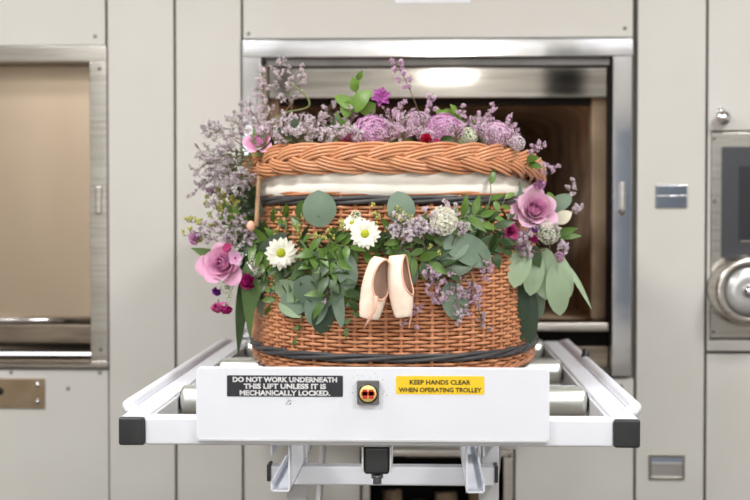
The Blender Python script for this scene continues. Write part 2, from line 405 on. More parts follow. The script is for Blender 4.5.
# ------------------------------------------------------------ trolley
TX = -.0855; H = lambda v: CZ+v
tr = empty('coffin_trolley', (TX, 3.4, 0), 'white painted roller trolley carrying the wicker coffin to the furnace', 'trolley')
D0, D1 = 2.65, 4.24
hw = .4755; rt_ = .047          # half width over rails, rail size
zt_, zb_ = H(-.3798), H(-.4310)
for s in (-1, 1):
    xo = TX+s*hw; xi = TX+s*(hw-rt_)
    part(MB().box((xo, D0+.012, zb_), (xi, D1, zt_)), 'side_rail', 'white', tr, bevel=.004)
    part(MB().box((xo, D0-.004, zb_), (xi, D0+.014, zt_)), 'end_cap', 'rubber', tr, bevel=.004)
    sp = MB().box((xo+s*-.002, D0-.0055, zb_+.006), (xi+s*.006, D0-.0035, zt_-.006))
    # raised lip of the cap
    xg = xo+s*.011; zg = zt_+.002
    part(MB().tube([(xo-s*.010, D0+.135, zg-.012), (xg-s*.006, D0+.128, zg-.004), (xg, D0+.145, zg), (xg, D0+.19, zg), (xg, D1-.1, zg), (xg-s*.008, D1-.06, zg-.006), (xo-s*.012, D1-.05, zg-.02)], .0128, 16), 'guard_rail', 'white', tr)
    xw = TX+s*(hw-rt_-.004)
    part(MB().box((xw, D0+.05, zb_+.002), (xw-s*.006, D1, zt_-.002)), 'inner_web', 'white_greyish', tr, smooth=False)
part(MB().lathe([(0, .028), (.008, .026), (.011, .01), (.011, -.004)], (TX+hw+.012, 3.66, zt_+.006), 'z', 16), 'guard_knob', 'rubber', tr)
part(MB().box((TX-hw+rt_, D0+.004, zb_), (TX+hw-rt_, D0+.05, zt_)), 'front_crossbeam', 'white', tr, bevel=.005, seg=3)
part(MB().box((TX-hw+rt_, D1-.05, zb_), (TX+hw-rt_, D1, zt_)), 'rear_crossbeam', 'white', tr, bevel=.005)
for y in (3.22, 3.80):
    part(MB().box((TX-hw+rt_, y-.02, zb_+.004), (TX+hw-rt_, y+.02, zt_-.008)), 'crossbeam', 'white', tr, bevel=.004)
ZR = H(-.3595)
RR = .031
for y in (2.98, 3.53, 4.08):
    xa, xb = TX-.413, TX+.413
    r_ = part(MB().lathe([(0, 0), (.02, 0), (.026, .0), (RR-.001, .004), (RR, .010), (RR, .816), (RR-.001, .822), (.026, .826), (.02, .826), (0, .826)], (xa, y, ZR-RR), 'x', 40), 'roller', 'zinc', tr)
    sub(MB().cyl((TX-.4175, y, ZR-RR), (TX+.4175, y, ZR-RR), .009, 12), 'axle', 'rubber', r_, tr)
    for s in (-1, 1):
        sub(MB().cyl((TX+s*.413, y, ZR-RR), (TX+s*.4165, y, ZR-RR), .019, 20), 'bearing', 'rubber', r_, tr)
# front plate
PLY = 2.636
def fx(px): return W(px, 400, PLY).x
def fz(py): return W(425, py, PLY).z
def rrect(x0, x1, z0, z1, r, y0, y1, n=6):
    pts = []
    for (cx, cz, a0) in ((x1-r, z1-r, 0), (x0+r, z1-r, 90), (x0+r, z0+r, 180), (x1-r, z0+r, 270)):
        for k in range(n+1):
            a = math.radians(a0+90*k/n); pts.append((cx+r*math.cos(a), cz+r*math.sin(a)))
    m = len(pts); mb = MB()
    vs = [(p[0], y0, p[1]) for p in pts]+[(p[0], y1, p[1]) for p in pts]
    fs = [tuple(range(m)), tuple(range(2*m-1, m-1, -1))]+[(i, i+m, (i+1) % m+m, (i+1) % m) for i in range(m)]
    return mb.add(vs, fs)
pl = part(rrect(fx(196), fx(549.5), fz(440.5), fz(368), .009, PLY, PLY+.014), 'front_plate', 'white', tr, smooth=False, bevel=.0012)
sub(rrect(fx(196), fx(549.5), fz(441.8), fz(440.0), .001, PLY-.001, PLY+.018), 'lower_fold', 'white_greyish', pl, tr, smooth=False)

def letters(lines, x0, x1, z0, z1, y, m, par, root, fill=.92, bold=.012, lh=1.0):
    n = len(lines); h = (z1-z0)/n; mb = MB()
    for i, (t, wfrac) in enumerate(lines):
        cu = bpy.data.curves.new('txt', 'FONT'); cu.body = t; cu.size = 1; cu.offset = bold; cu.resolution_u = 3
        ob = bpy.data.objects.new('txt', cu); COL.objects.link(ob)
        bpy.context.view_layer.update()
        me = bpy.data.meshes.new_from_object(ob.evaluated_get(bpy.context.evaluated_depsgraph_get()))
        vs = [v.co.copy() for v in me.vertices]; fs = [tuple(p.vertices) for p in me.polygons]
        bpy.data.objects.remove(ob); bpy.data.curves.remove(cu)
        a0 = min(v.x for v in vs); a1 = max(v.x for v in vs)
        w = (x1-x0)*wfrac; sx = w/(a1-a0); cap = .73; sz = h*.74*lh/cap
        cx = (x0+x1)/2; zb0 = z1-(i+1)*h+h*.13
        mb.add([((v.x-(a0+a1)/2)*sx+cx, y, v.y*sz+zb0) for v in vs], fs)
        bpy.data.meshes.remove(me)
    return sub(mb, 'lettering', m, par, root, smooth=False)
EP = .0006
s1 = part(rrect(fx(227), fx(343), fz(397.3), fz(376), .002, PLY-EP, PLY+.0002), 'warning_sticker', 'stk_black', tr, smooth=False); s1['label'] = 'black warning sticker with white capitals'
letters([('DO NOT WORK UNDERNEATH', .90), ('THIS LIFT UNLESS IT IS', .71), ('MECHANICALLY LOCKED.', .78)], fx(227), fx(343), fz(396.7), fz(376.6), PLY-EP*2, 'txt_white', s1, tr, bold=.045)
s2 = part(rrect(fx(396), fx(484.3), fz(394.3), fz(376), .002, PLY-EP, PLY+.0002), 'warning_sticker', 'stk_yellow', tr, smooth=False); s2['label'] = 'yellow warning sticker with black capitals'
letters([('KEEP HANDS CLEAR', .69), ('WHEN OPERATING TROLLEY', .94)], fx(396), fx(484.3), fz(393), fz(377.6), PLY-EP*2, 'txt_black', s2, tr, bold=.03, lh=.8)
bt = part(rrect(fx(357.3), fx(379.2), fz(404), fz(380.6), .001, PLY-.012, PLY), 'button_block', 'greysteel', tr, smooth=False, bevel=.001); bt['label'] = 'grey steel block with a round red and yellow badge'
c = (fx(368.3), PLY-.012, fz(393))
sub(MB().lathe([(0, -.0025), (.0172, -.0025), (.0182, 0)], c, 'y', 32), 'badge_ring', 'rubber', bt, tr)
sub(MB().lathe([(0, -.0035), (.0148, -.0035), (.0152, -.002)], c, 'y', 32), 'badge', 'yellowdisc', bt, tr)
em = MB()
for (dx, w, z0, z1) in ((-.0100, .0088, -.009, .008), (.0014, .0088, -.009, .008), (-.0122, .0245, -.003, .004)):
    em.box((c[0]+dx, c[1]-.0045, c[2]+z0), (c[0]+dx+w, c[1]-.003, c[2]+z1))
sub(em, 'emblem', 'red', bt, tr, smooth=False)
gm = MB()
for i in range(110):
    a = R.uniform(0, 2*PI); q = R.uniform(9.5, 21)*(R.random()**.3); x = 368+q*math.cos(a)*1.05; z = 389+q*math.sin(a)*.85
    if 356 < x < 380.5 and 379.5 < z < 405: continue
    if x > 394 and z>374 or x < 344: continue
    s_ = R.uniform(.25, .6)
    gm.add([(fx(x-s_), PLY-.0004, fz(z)), (fx(x), PLY-.0004, fz(z+s_)), (fx(x+s_), PLY-.0004, fz(z)), (fx(x), PLY-.0004, fz(z-s_))], [(0, 1, 2, 3)])
for i in range(14):
    x = 291+R.uniform(-5, 4); z = 402+R.uniform(-3, 4); s_ = R.uniform(.4, 1)
    gm.add([(fx(x-s_), PLY-.0004, fz(z)), (fx(x), PLY-.0004, fz(z+s_)), (fx(x+s_), PLY-.0004, fz(z)), (fx(x), PLY-.0004, fz(z-s_))], [(0, 1, 2, 3)])
o = sub(gm, 'grime_specks', 'grime', pl, tr, smooth=False)

# under the front: two C channels, cap, cross tube, scissor arms
def q(px, py, d): return W(px, py, d)
for s, (xa, xb) in ((-1, (270.5, 290)), (1, (466, 485))):
    d = 2.68; x0 = W(xa, 450, d).x; x1 = W(xb, 450, d).x; z1 = zb_; z0 = W(425, 493, d).z; t = .0035
    xin, xout = (x1, x0) if s < 0 else (x0, x1)
    e = 1 if xout > xin else -1
    m_ = MB()
    m_.box((xin, d, z0), (xin+e*t, 4.1, z1)); m_.box((xin, d, z0), (xout, 4.1, z0+t)); m_.box((xin, d, z1-t), (xout+e*.0, 4.1, z1))
    m_.box((xout-e*t, d, z0), (xout, 4.1, z0+.018)); m_.box((xout-e*t, d, z1-.022), (xout, 4.1, z1))
    part(m_, 'support_channel', 'white', tr, smooth=False, bevel=.0006)
x0 = W(362, 450, 2.68).x; x1 = W(391.5, 450, 2.68).x
m_ = MB(); m_.box((x0, 2.67, W(425, 472, 2.68).z), (x0+.003, 2.8, zb_)); m_.box((x1-.003, 2.67, W(425, 472, 2.68).z), (x1, 2.8, zb_)); m_.box((x0, 2.67, zb_-.004), (x1, 2.8, zb_))
part(m_, 'stop_bracket', 'white_greyish', tr, smooth=False)
part(MB().box((x0+.004, 2.672, W(425, 474, 2.68).z), (x1-.004, 2.74, zb_-.005)), 'buffer_block', 'rubber', tr, bevel=.005, seg=3)
cx = (x0+x1)/2
part(MB().cyl((cx, 2.71, W(425, 473, 2.71).z), (cx, 2.71, W(425, 484, 2.71).z), .008, 12).cyl((cx, 2.71, W(425, 478, 2.71).z), (cx, 2.71, W(425, 474, 2.71).z), .0125, 6), 'bolt', 'bolt', tr)
za, zc = W(425, 467, 3.0).z, W(425, 486, 3.0).z
part(MB().box((W(270, 470, 3.0).x, 3.0, zc), (W(496, 470, 3.0).x, 3.04, za)), 'cross_tube', 'white', tr, bevel=.004)
for s, pxs in ((-1, (285, 311)), (1, (482, 506))):
    xa = W(pxs[0], 460, 3.0).x; xb = W(pxs[1], 460, 3.0).x
    if s < 0: xl_ = xa; 
    th = .012; 
    for (ya, yb, off, nm) in ((3.11, 3.95, 0, 'scissor_arm'), (3.95, 3.11, .02, 'scissor_arm')):
        xm = (xa+off if s < 0 else xb-off-th)
        zt2 = zb_-.03; zl = .14; a = .028
        vs = []
        for (yy, zz) in ((ya, zt2), (yb, zl)):
            for (dy, dz) in ((-a, a*.3), (a, -a*.3)):
                for dx in (0, th): vs.append((xm+dx, yy+dy, zz+dz))
        part(MB().add(vs, [(0, 1, 3, 2), (4, 6, 7, 5), (0, 4, 5, 1), (2, 3, 7, 6), (0, 2, 6, 4), (1, 5, 7, 3)]), nm, 'white_greyish', tr, smooth=False, bevel=.002)
    xm = xa if s < 0 else xb-.02
    part(MB().box((xa, 3.046, W(425, 505, 3.0).z-.12), (xb-.012, 3.07, zb_-.02)), 'hanger_plate', 'white_greyish', tr, bevel=.003)
    part(MB().box((xm, 2.75, .10), (xm+.05, 4.1, .14)), 'base_rail', 'white_greyish', tr, bevel=.004)
    xe = W(269.0, 480, 3.0).x if s < 0 else W(496.5, 480, 3.0).x
    part(MB().box((xe-.004, 2.995, W(425, 482, 3.0).z), (xe+.003, 3.045, W(425, 465.5, 3.0).z)), 'tube_cap', 'rubber', tr, bevel=.001)
    part(MB().box((xe-(0 if s < 0 else .03), 3.0, zb_-.055), (xe+(.03 if s < 0 else 0), 3.06, zb_)), 'hanger_lug', 'white_greyish', tr, bevel=.002)
    for y in (2.85, 4.0):
        cst = part(MB().lathe([(0, -.014), (.042, -.014), (.05, -.008), (.05, .008), (.042, .014), (0, .014)], (xm+.025, y, .05), 'x', 28), 'castor_wheel', 'rubber', tr)
        sub(MB().box((xm+.005, y-.02, .05), (xm+.009, y+.02, .10)).box((xm+.041, y-.02, .05), (xm+.045, y+.02, .10)), 'castor_fork', 'bolt', cst, tr, smooth=False)

# ------------------------------------------------------------ coffin
CX = -.077; CA = .332; YF = 3.10; YB = 4.80; DE = .58
def outline(a, yf, yb, n=400, de=.58, e=2.4):
    """closed loop, front end rounded, resampled evenly; starts at back middle, passes the left side, front, right side"""
    pts = []
    K = 60
    def end(sg):
        res = []
        for i in range(K+1):
            t = -PI/2+PI*i/K
            c, s = math.cos(t), math.sin(t)
            x = a*math.copysign(abs(s)**(2/e), s); d = de*(1-abs(c)**(2/e))
            res.append((x, d))
        return res
    fr_ = [(CX+x, yf+d) for (x, d) in end(1)]
    bkk = [(CX-x, yb-d) for (x, d) in end(1)]
    wid = lambda y: 1+.03*math.sin(PI*max(0, min(1, (y-yf-.3)/(yb-yf-.6))))
    side_r = [(CX+a, yf+de+(yb-yf-2*de)*i/30) for i in range(1, 30)]
    side_l = [(CX-a, yb-de-(yb-yf-2*de)*i/30) for i in range(1, 30)]
    raw = fr_+side_r+bkk+side_l
    raw = [(CX+(x-CX)*wid(y), y) for (x, y) in raw]
    L = [0]
    for i in range(1, len(raw)+1):
        p, q_ = raw[i-1], raw[i % len(raw)]; L.append(L[-1]+math.hypot(p[0]-q_[0], p[1]-q_[1]))
    T = L[-1]; out = []; j = 0
    for i in range(n):
        s = T*i/n
        while L[j+1] < s: j += 1
        f = (s-L[j])/max(1e-9, L[j+1]-L[j]); p, q_ = raw[j], raw[(j+1) % len(raw)]
        out.append(Vector((p[0]+(q_[0]-p[0])*f, p[1]+(q_[1]-p[1])*f, 0)))
    return out, T
def normals(o):
    n = len(o); r = []
    for i in range(n):
        t = o[(i+1) % n]-o[i-1]; r.append(Vector((t.y, -t.x, 0)).normalized())
    return r
def front_y(x):
    u = min(.999, abs(x-CX)/CA)
    return YF+DE*(1-(1-u**2.4)**(1/2.4))
def S(px, py, off=.02):
    d = YF
    for _ in range(6): d = min(3.34, front_y(W(px, py, d-off).x))
    return W(px, py, d-off)

coffin = empty('wicker_coffin', (CX, 3.95, H(-.3595)), 'orange brown wicker coffin with plaited rim and dark bands on the trolley', 'coffin')
NS = 126; SMP = 4
base, PER = outline(CA, YF, YB, NS*SMP); nrm = normals(base)
ZB0, ZB1 = H(-.3585), H(.034)
def bulge(z):
    t = (z-ZB0)/(ZB1-ZB0); return .004*math.sin(PI*t)+(.006*(1-t))-(.012*max(0, 1-t/.05))
rows_n = 48; pitch_ = (ZB1-ZB0)/rows_n
wv = MB()
for i in range(rows_n):
    z = ZB0+(i+.5)*pitch_
    if abs(z-H(-.3145)) < .009 or abs(z-H(.0215)) < .009: continue
    b = bulge(z); off = R.uniform(-.0006, .0006); pts = []
    for j in range(NS*SMP):
        if base[j].y > 4.0 and j % 2: continue
        am = .0046*math.cos(PI*j/SMP+PI*i)
        pts.append(base[j]+nrm[j]*(b+am+off)+Vector((0, 0, z+R.uniform(-.0005, .0005))))
    wv.tube(pts, pitch_*.44, 6, True)
part(wv, 'woven_body', 'wicker', coffin)
stk = MB()
for j in range(0, NS*SMP, SMP):
    stk.tube([base[j]+nrm[j]*(bulge(z)-.001)+Vector((0, 0, z)) for z in (ZB0, ZB0+.04, ZB0+.12, ZB0+.2, ZB0+.28, ZB1)], .0048, 6)
o = part(stk, 'upright_canes', 'wicker', coffin)
shell = MB().grid([[base[j]-nrm[j]*.009+Vector((0, 0, z)) for j in range(0, NS*SMP, 2)] for z in (ZB0, ZB0+.05, ZB1)], True)
part(shell, 'gap_shade_shell', 'shadebrown', coffin)  # dark shell painted as the shadow in the weave gaps
part(MB().add([base[j]*1+Vector((0, 0, ZB0+.004)) for j in range(0, NS*SMP, 4)], [tuple(range(NS))]), 'base_board', 'shadebrown', coffin, smooth=False)
def rope(zc, r, hr, wl, k, m, name, off=.006, n=7, zf=None):
    mb = MB(); tot = round(PER/wl)*2*PI
    for s in range(k):
        pts = []
        for j in range(0, NS*SMP):
            if base[j].y > 4.0 and j % 2: continue
            th = tot*j/(NS*SMP)+2*PI*s/k
            z = zc+(zf(base[j]) if zf else 0)
            pts.append(base[j]+nrm[j]*(bulge(zc)+off+hr*.7*math.cos(th))+Vector((0, 0, z+hr*math.sin(th))))
        mb.tube(pts, r, n, True)
    return part(mb, name, m, coffin)
rope(H(.0215), .0050, .0054, .36, 3, 'darkcane', 'dark_band')
rope(H(-.3145), .0050, .0056, .36, 3, 'darkcane', 'dark_band', off=.005)
rope(H(-.349), .0046, .005, .16, 3, 'wicker', 'foot_border', off=.004)
rope(H(.036), .0036, .002, .3, 2, 'wicker', 'top_border', off=.002)
# liner folded over the rim
rows = []
zs = [.030, .036, .044, .052, .055, .058, .068, .078, .086]
ofs = [.002, .006, .0075, .006, .0025, .0055, .007, .006, .0]
for z, of in zip(zs, ofs):
    rows.append([base[j]+nrm[j]*(of+.0016*math.sin(j*.13+z*60)+.001*math.sin(j*.37))+Vector((0, 0, H(z)+(.0018*math.sin(j*.09+z*30) if .04 < z < .07 else 0))) for j in range(0, NS*SMP, 2)])
part(MB().grid(rows, True), 'fabric_liner', 'linen', coffin)
# plaited rim
bo, BP = outline(.342, YF+.0, YB, 760); bn = normals(bo)
def droop(p):
    y = max(0, p.y-YF)
    return -.028*min(1, max(0, (y-.10)/.36))**1.3
br = MB(); Lb = .36; tot = round(BP/Lb)*2*PI
for s in range(5):
    for c_ in range(4):
        pts = []
        for j in range(0, 760, 1):
            if bo[j].y > 4.0 and j % 3: continue
            t = -tot*j/760+2*PI*s/5
            lat = .0205*math.sin(t); dep = -.0105*math.sin(2*t)
            cc = (c_-1.5)*.0072
            v = lat+cc
            d_ = dep-.25*abs(cc)-5.0*v*v
            pts.append(bo[j]+bn[j]*(.016+d_)+Vector((0, 0, H(.1105)+v+droop(bo[j]))))
        br.tube(pts, .0039, 6, True)
part(br, 'plaited_rim', 'braid', coffin)
core = MB(); core.tube([bo[j]+bn[j]*(-.006)+Vector((0, 0, H(.107)+droop(bo[j]))) for j in range(0, 760, 6)], .020, 12, True)
part(core, 'rim_core', 'shadebrown', coffin)
# lid, slightly domed
lr = []
for k, (f_, z) in enumerate(((.98, .112), (.9, .122), (.7, .135), (.4, .142), (.05, .145))):
    lr.append([Vector((CX+(p.x-CX)*f_, 3.95+(p.y-3.95)*(1-(1-f_)*.95), H(z)+droop(p)*f_)) for p in bo[::8]])
lid = MB().grid(lr, True)
part(lid, 'lid_panel', 'wicker', coffin)
# tan cord and toggle
c0 = W(259, 180, 3.30); c1 = W(257.5, 205, 3.27); c2 = W(256.5, 226, 3.26)
cdp = part(MB().tube([c0+Vector((.002, 0, .02)), c0, c1, c2], .0052, 10), 'fastening_cord', 'cord', coffin)
sub(MB().ball(c2+Vector((-.012, -.004, 0)), .010, 14, (1, .8, 1.2)), 'toggle', 'satinrim', cdp, coffin)

# ------------------------------------------------------------ plant builders
def rv3(s=1): return Vector((R.uniform(-s, s), R.uniform(-s, s), R.uniform(-s, s)))
def leaf(mb, base, tip, w, kind='lance', nrm=None, curl=.12, bend=.08, nt=9):
    ax = tip-base; L = ax.length; ax = ax.normalized()
    n = nrm if nrm is not None else Vector((R.uniform(-.5, .5), -1, R.uniform(-.4, .4)))
    n = (n-ax*n.dot(ax)).normalized(); side = ax.cross(n)
    rows = []
    ph = R.uniform(0, 6)
    for i in range(nt+1):
        t = i/nt
        if kind == 'round': h = math.sin(PI*min(1, t*.97+.03))**.55 if t < 1 else 0
        elif kind == 'oval': h = math.sin(PI*t**.85)**.75 if 0 < t < 1 else .02
        elif kind == 'heart': h = (math.sin(PI*min(1, t+.12))**.6) if t < .88 else 0.02
        elif kind == 'long': h = math.sin(PI*t**.7)**.9 if 0 < t < 1 else .03
        else: h = math.sin(PI*t**.75)**.95 if 0 < t < 1 else .04
        if kind == 'round' and i == 0: h = .15
        hw_ = w/2*h
        c = base+ax*(L*t)+n*(bend*L*math.sin(PI*t))+n*(.006*w*math.sin(ph+t*9))
        rows.append([c+side*(hw_*u)+n*(curl*hw_*(abs(u)**1.5)+(0 if u else -.0)) for u in (-1, -.55, 0, .55, 1)])
    mb.grid(rows)
def bend_path(a, b, sag=.15, n=7, dirv=None):
    d = b-a; L = d.length; s = dirv or (d.cross(Vector((0, 1, 0))).normalized()*R.choice((-1, 1)) if d.cross(Vector((0, 1, 0))).length > 1e-6 else Vector((1, 0, 0)))
    return [a+d*(i/n)+s*(sag*L*math.sin(PI*i/n)) for i in range(n+1)]
def basis(n):
    n = n.normalized(); u = n.cross(Vector((0, 0, 1)))
    if u.length < .1: u = n.cross(Vector((1, 0, 0)))
    u.normalize(); return n, u, u.cross(n)*-1

def rose(c, r, face, m, label, name='rose', core='rose_core', group=None, cat='rose'):
    root = empty(name, c, label, cat, group); n, u, w = basis(face)
    mb = MB(); cb = MB()
    NP = 24
    for k in range(NP):
        f = k/(NP-1)                     # 0 outermost, 1 innermost
        tgt = mb if f < .5 else cb
        a0 = k*2.39996+R.uniform(-.15, .15)
        rad = r*(1.0-.9*f**.8); opn = max(0, 1-f*1.5)      # how far the petal reflexes outward
        wd = (.62+.9*f)
        if f > .8: wd = 1.9
        rows = []; jit = R.uniform(.92, 1.08)
        for i in range(9):
            t = i/8; row = []
            for j in range(9):
                q_ = (j/8-.5)*2
                edge = (1-.45*abs(q_)**2.5)
                tt = t*edge
                base_r = rad*.25+r*.05
                belly = rad*(.62+.10*opn)*math.sin(min(1, tt*1.35)*PI/2)
                flare = rad*.40*opn*max(0, tt-.45)/.55
                tip = r*.10*opn*max(0, 1-abs(q_)*2.2)*t**6
                rr = (base_r+belly*.8+flare*1.2+tip)*jit
                if f > .5: rr *= 1-.28*max(0, tt-.5)/.5*(f-.2)
                hh = r*(-.55+tt*(.75+.42*f**.6)) - r*.45*opn*max(0, tt-.72)/.28*.6
                aa = a0+q_*wd*(.5+.5*min(1, t*2))
                hh += .03*r*math.sin(q_*5+k)*t
                rr *= 1+.10*(q_ if f > .3 else 0)*t
                row.append(u*(rr*math.cos(aa))+w*(rr*math.sin(aa))+n*hh)
            rows.append(row)
        tgt.grid(rows)
    mb.build('outer_petals', m, root); cb.build('inner_petals', core, root)
    cx_ = MB()
    for k in range(5):
        a = 2*PI*k/5; d = u*math.cos(a)+w*math.sin(a)
        leaf(cx_, n*(-r*.6), n*(-r*.45)+d*(r*.8), r*.3, nrm=-n)
    cx_.tube([n*(-r*.5), n*(-r*1.1)], r*.1, 6)
    cx_.build('calyx', 'green', root)
    return root
def daisy(c, r, face, label, np_=17, eye=.27, double=False):
    root = empty('daisy', c, label, 'flower'); n, u, w = basis(face); mb = MB()
    for lay in range(3 if double else 2):
        rl = r*(1-.16*lay); m_ = np_-lay*2
        for k in range(m_):
            a = 2*PI*(k+.5*lay)/m_+R.uniform(-.06, .06); d = u*math.cos(a)+w*math.sin(a)
            L = rl*R.uniform(.9, 1.05); rise = R.uniform(-.12, .08)+.10*lay+(.25*lay if double else 0)
            leaf(mb, d*(r*.15)+n*(.01*r*lay), d*L+n*(rise*r), r*.40, 'oval', nrm=n, curl=.2, bend=.06, nt=6)
    mb.build('petals', 'petal_white', root)
    cb = MB(); rows = []
    for i in range(6):
        a = PI/2*i/5; rows.append([(u*math.cos(2*PI*k/18)+w*math.sin(2*PI*k/18))*(r*eye*math.cos(a))+n*(r*(.05+.14*math.sin(a))) for k in range(18)])
    cb.grid(rows, True); cb.build('flower_eye', 'daisy_eye', root)
    MB().tube([n*(-r*.05), n*(-r*.5)+w*(-.3*r)], r*.07, 6).build('stem', 'green', root)
    return root
def floret(mb, c, n, r, k=5, cup=.45):
    n, u, w = basis(n); ph = R.uniform(0, 6); o = len(mb.v)
    vs = [c-n*(r*.5)]; fs = []
    for i in range(k):
        a = ph+2*PI*i/k; e = PI/k*.8
        for (aa, rr, h) in ((a-e, r*.75, cup*r), (a, r*1.1, cup*r*1.1), (a+e, r*.75, cup*r)):
            vs.append(c+(u*math.cos(aa)+w*math.sin(aa))*rr+n*(h-r*.3))
        fs.append((0, 3*i+1, 3*i+2, 3*i+3))
    mb.add(vs, fs)
def bloomhead(c, r, face, m, label, name='hydrangea_bloom', cat='flower', nfl=170, fr=.18, flat=.75, group=None, stem=True, up=.35):
    root = empty(name, c, label, cat, group); n, u, w = basis(face); mb = MB()
    for i in range(nfl):
        z = 1-(i+.5)/nfl*(2-up*2) ; a = i*2.39996; s = math.sqrt(max(0, 1-z*z))
        d = (u*math.cos(a)+w*math.sin(a))*s+n*z; d += rv3(.08)
        p = ((u*math.cos(a)+w*math.sin(a))*s+n*(z*flat))*r*R.uniform(.88, 1.06)
        floret(mb, p, d, r*fr*R.uniform(.8, 1.15))
    mb.build('florets', m, root)
    st = MB()
    if stem:
        for i in range(16):
            a = 2*PI*i/16; st.tube([n*(-r*.5), (u*math.cos(a)+w*math.sin(a))*(r*.55)+n*(r*.1)], r*.03, 4)
        st.tube([n*(-r*1.0), n*(-r*.3)], r*.08, 6)
        st.ball(n*(-r*.15), r*.5, 10); st.build('stem', 'olive', root)
    return root
def simple_flower(c, r, face, m, label, k=5, name='phlox_flower', eye='phlox_eye', ruffle=.1, group=None, cat='flower', kind='oval', wf=1.05, cupz=.15, lay=1):
    root = empty(name, c, label, cat, group); n, u, w = basis(face); mb = MB(); ph = R.uniform(0, 6)
    for l in range(lay):
        for i in range(k):
            a = ph+2*PI*(i+.5*l)/k; d = u*math.cos(a)+w*math.sin(a)
            leaf(mb, d*(r*.06), d*r*(1-.25*l)+n*(r*(cupz+.35*l)), r*wf*(1-.2*l), kind, nrm=n+rv3(ruffle), curl=ruffle*3, bend=-.08, nt=7)
    mb.build('petals', m, root)
    if eye: MB().ball(n*(r*.06), r*.16, 8).build('flower_eye', eye, root)
    MB().tube([n*0, n*(-r*.6)], r*.09, 6).build('stem', 'green', root)
    return root

def lavender(b, t, spread, label, group, dens=1.0, m='lavender', fs=.0020, nb=9, curve=.1, name='sea_lavender_sprig', start=.3):
    root = empty(name, b, label, 'sea lavender sprig', group); L = (t-b).length
    path = bend_path(Vector((0, 0, 0)), t-b, curve, 8); st = MB(); fl = MB()
    st.tube(path, [.0014*(1-.6*i/8) for i in range(9)], 5)
    ax = (t-b).normalized(); nn, u, w = basis(ax)
    def along(s):
        f = s*8; i = min(7, int(f)); return path[i].lerp(path[i+1], f-i)
    for k in range(nb):
        s = start+(1-start)*(k+.5)/nb if k < nb-1 else 1
        p0 = along(min(1, s)); a = k*2.4+R.uniform(-.5, .5)
        out = (u*math.cos(a)+w*math.sin(a)); out.y *= .55
        ln = spread*R.uniform(.55, 1.1)*(1.15-.6*s) if s < 1 else spread*.35
        d = (out+ax*R.uniform(.5, 1.0)).normalized()
        p1 = p0+d*ln; st.tube([p0, p0.lerp(p1, .5)+rv3(.002), p1], .0006, 4)
        nsub = max(3, int(5*dens))
        for q_ in range(nsub):
            f = .35+.65*(q_+.5)/nsub; e0 = p0.lerp(p1, f)
            dd = (d+rv3(.9)).normalized(); e1 = e0+dd*(ln*.32+.003)
            st.tube([e0, e1], .0004, 3)
            for z in range(int(R.uniform(5, 10)*dens)+1):
                pp = e0.lerp(e1, R.uniform(.3, 1.1))+rv3(.0026)
                floret(fl, pp, (dd+rv3(.6)+Vector((0, -.4, .2))), fs*R.uniform(.7, 1.2), 5, .7)
    st.build('stem', 'stem_brown', root); fl.build('blossoms', m, root)
    return root
def leafy(b, t, n, ll, lw, m, label, group=None, name='ruscus_sprig', cat='green sprig', kind='lance', curve=.12, stemm='stem', nrmv=None, ang=.9):
    root = empty(name, b, label, cat, group); path = bend_path(Vector((0, 0, 0)), t-b, curve, 8)
    MB().tube(path, [.0018*(1-.5*i/8) for i in range(9)], 5).build('stem', stemm, root)
    ax = (t-b).normalized(); side = ax.cross(Vector((0, -1, 0))).normalized()
    for k in range(n):
        s = (k+.6)/n*8; i = min(7, int(s)); p = path[i].lerp(path[i+1], s-i)
        sg = 1 if k % 2 else -1
        if k == n-1: d = ax+rv3(.1)
        else: d = ax*R.uniform(.35, .9)+side*sg*ang+Vector((0, R.uniform(-.5, .1), 0))
        L = ll*R.uniform(.75, 1.15); mb = MB()
        leaf(mb, p, p+d.normalized()*L, lw*R.uniform(.8, 1.15), kind, nrm=(nrmv or Vector((R.uniform(-.5, .5), -1, R.uniform(-.1, .9)))))
        mb.build('leaf', m, root)
    return root
def euc(leaves, m, label, name='eucalyptus_sprig', stem=None, group=None, cat='eucalyptus sprig', kind='round', off=.03):
    """leaves: (base px, base py, tip px, tip py, width px, depth offset)"""
    l0 = leaves[0]; b = S(l0[0], l0[1], off-.01)
    root = empty(name, b, label, cat, group)
    prevp = []
    for l in leaves:
        o_ = l[5] if len(l) > 5 else off
        mm = l[6] if len(l) > 6 else m
        p0 = S(l[0], l[1], o_)-b; p1 = S(l[2], l[3], o_+R.uniform(-.004, .008))-b
        mb = MB(); leaf(mb, p0, p1, l[4]*.00205, kind, nrm=Vector((R.uniform(-.35, .35), -1, R.uniform(-.1, .5))), curl=.1, bend=R.uniform(.02, .08), nt=11)
        o = mb.build('leaf', mm, root)
        if mm != m: o['label'] = 'darker leaf' if 'dark' in mm else 'paler leaf'
        v = MB(); ax = (p1-p0); v.tube([p0+ax*.02+Vector((0, -.0008, 0)), p0+ax*.5+Vector((0, -.0028-.02*ax.length, 0)), p0+ax*.85+Vector((0, -.002, 0))], .0005, 4); 
        prevp.append(p0)
    st = MB()
    if len(prevp) == 1: st.tube([prevp[0], prevp[0]+(Vector((0, .012, .012)))], .0012, 5)
    else:
        for i in range(len(prevp)-1):
            a, c_ = prevp[i], prevp[i+1]; st.tube([a, a.lerp(c_, .5)+Vector((0, .004, .002)), c_], .0012, 5)
    st.build('stem', 'stem', root)
    return root
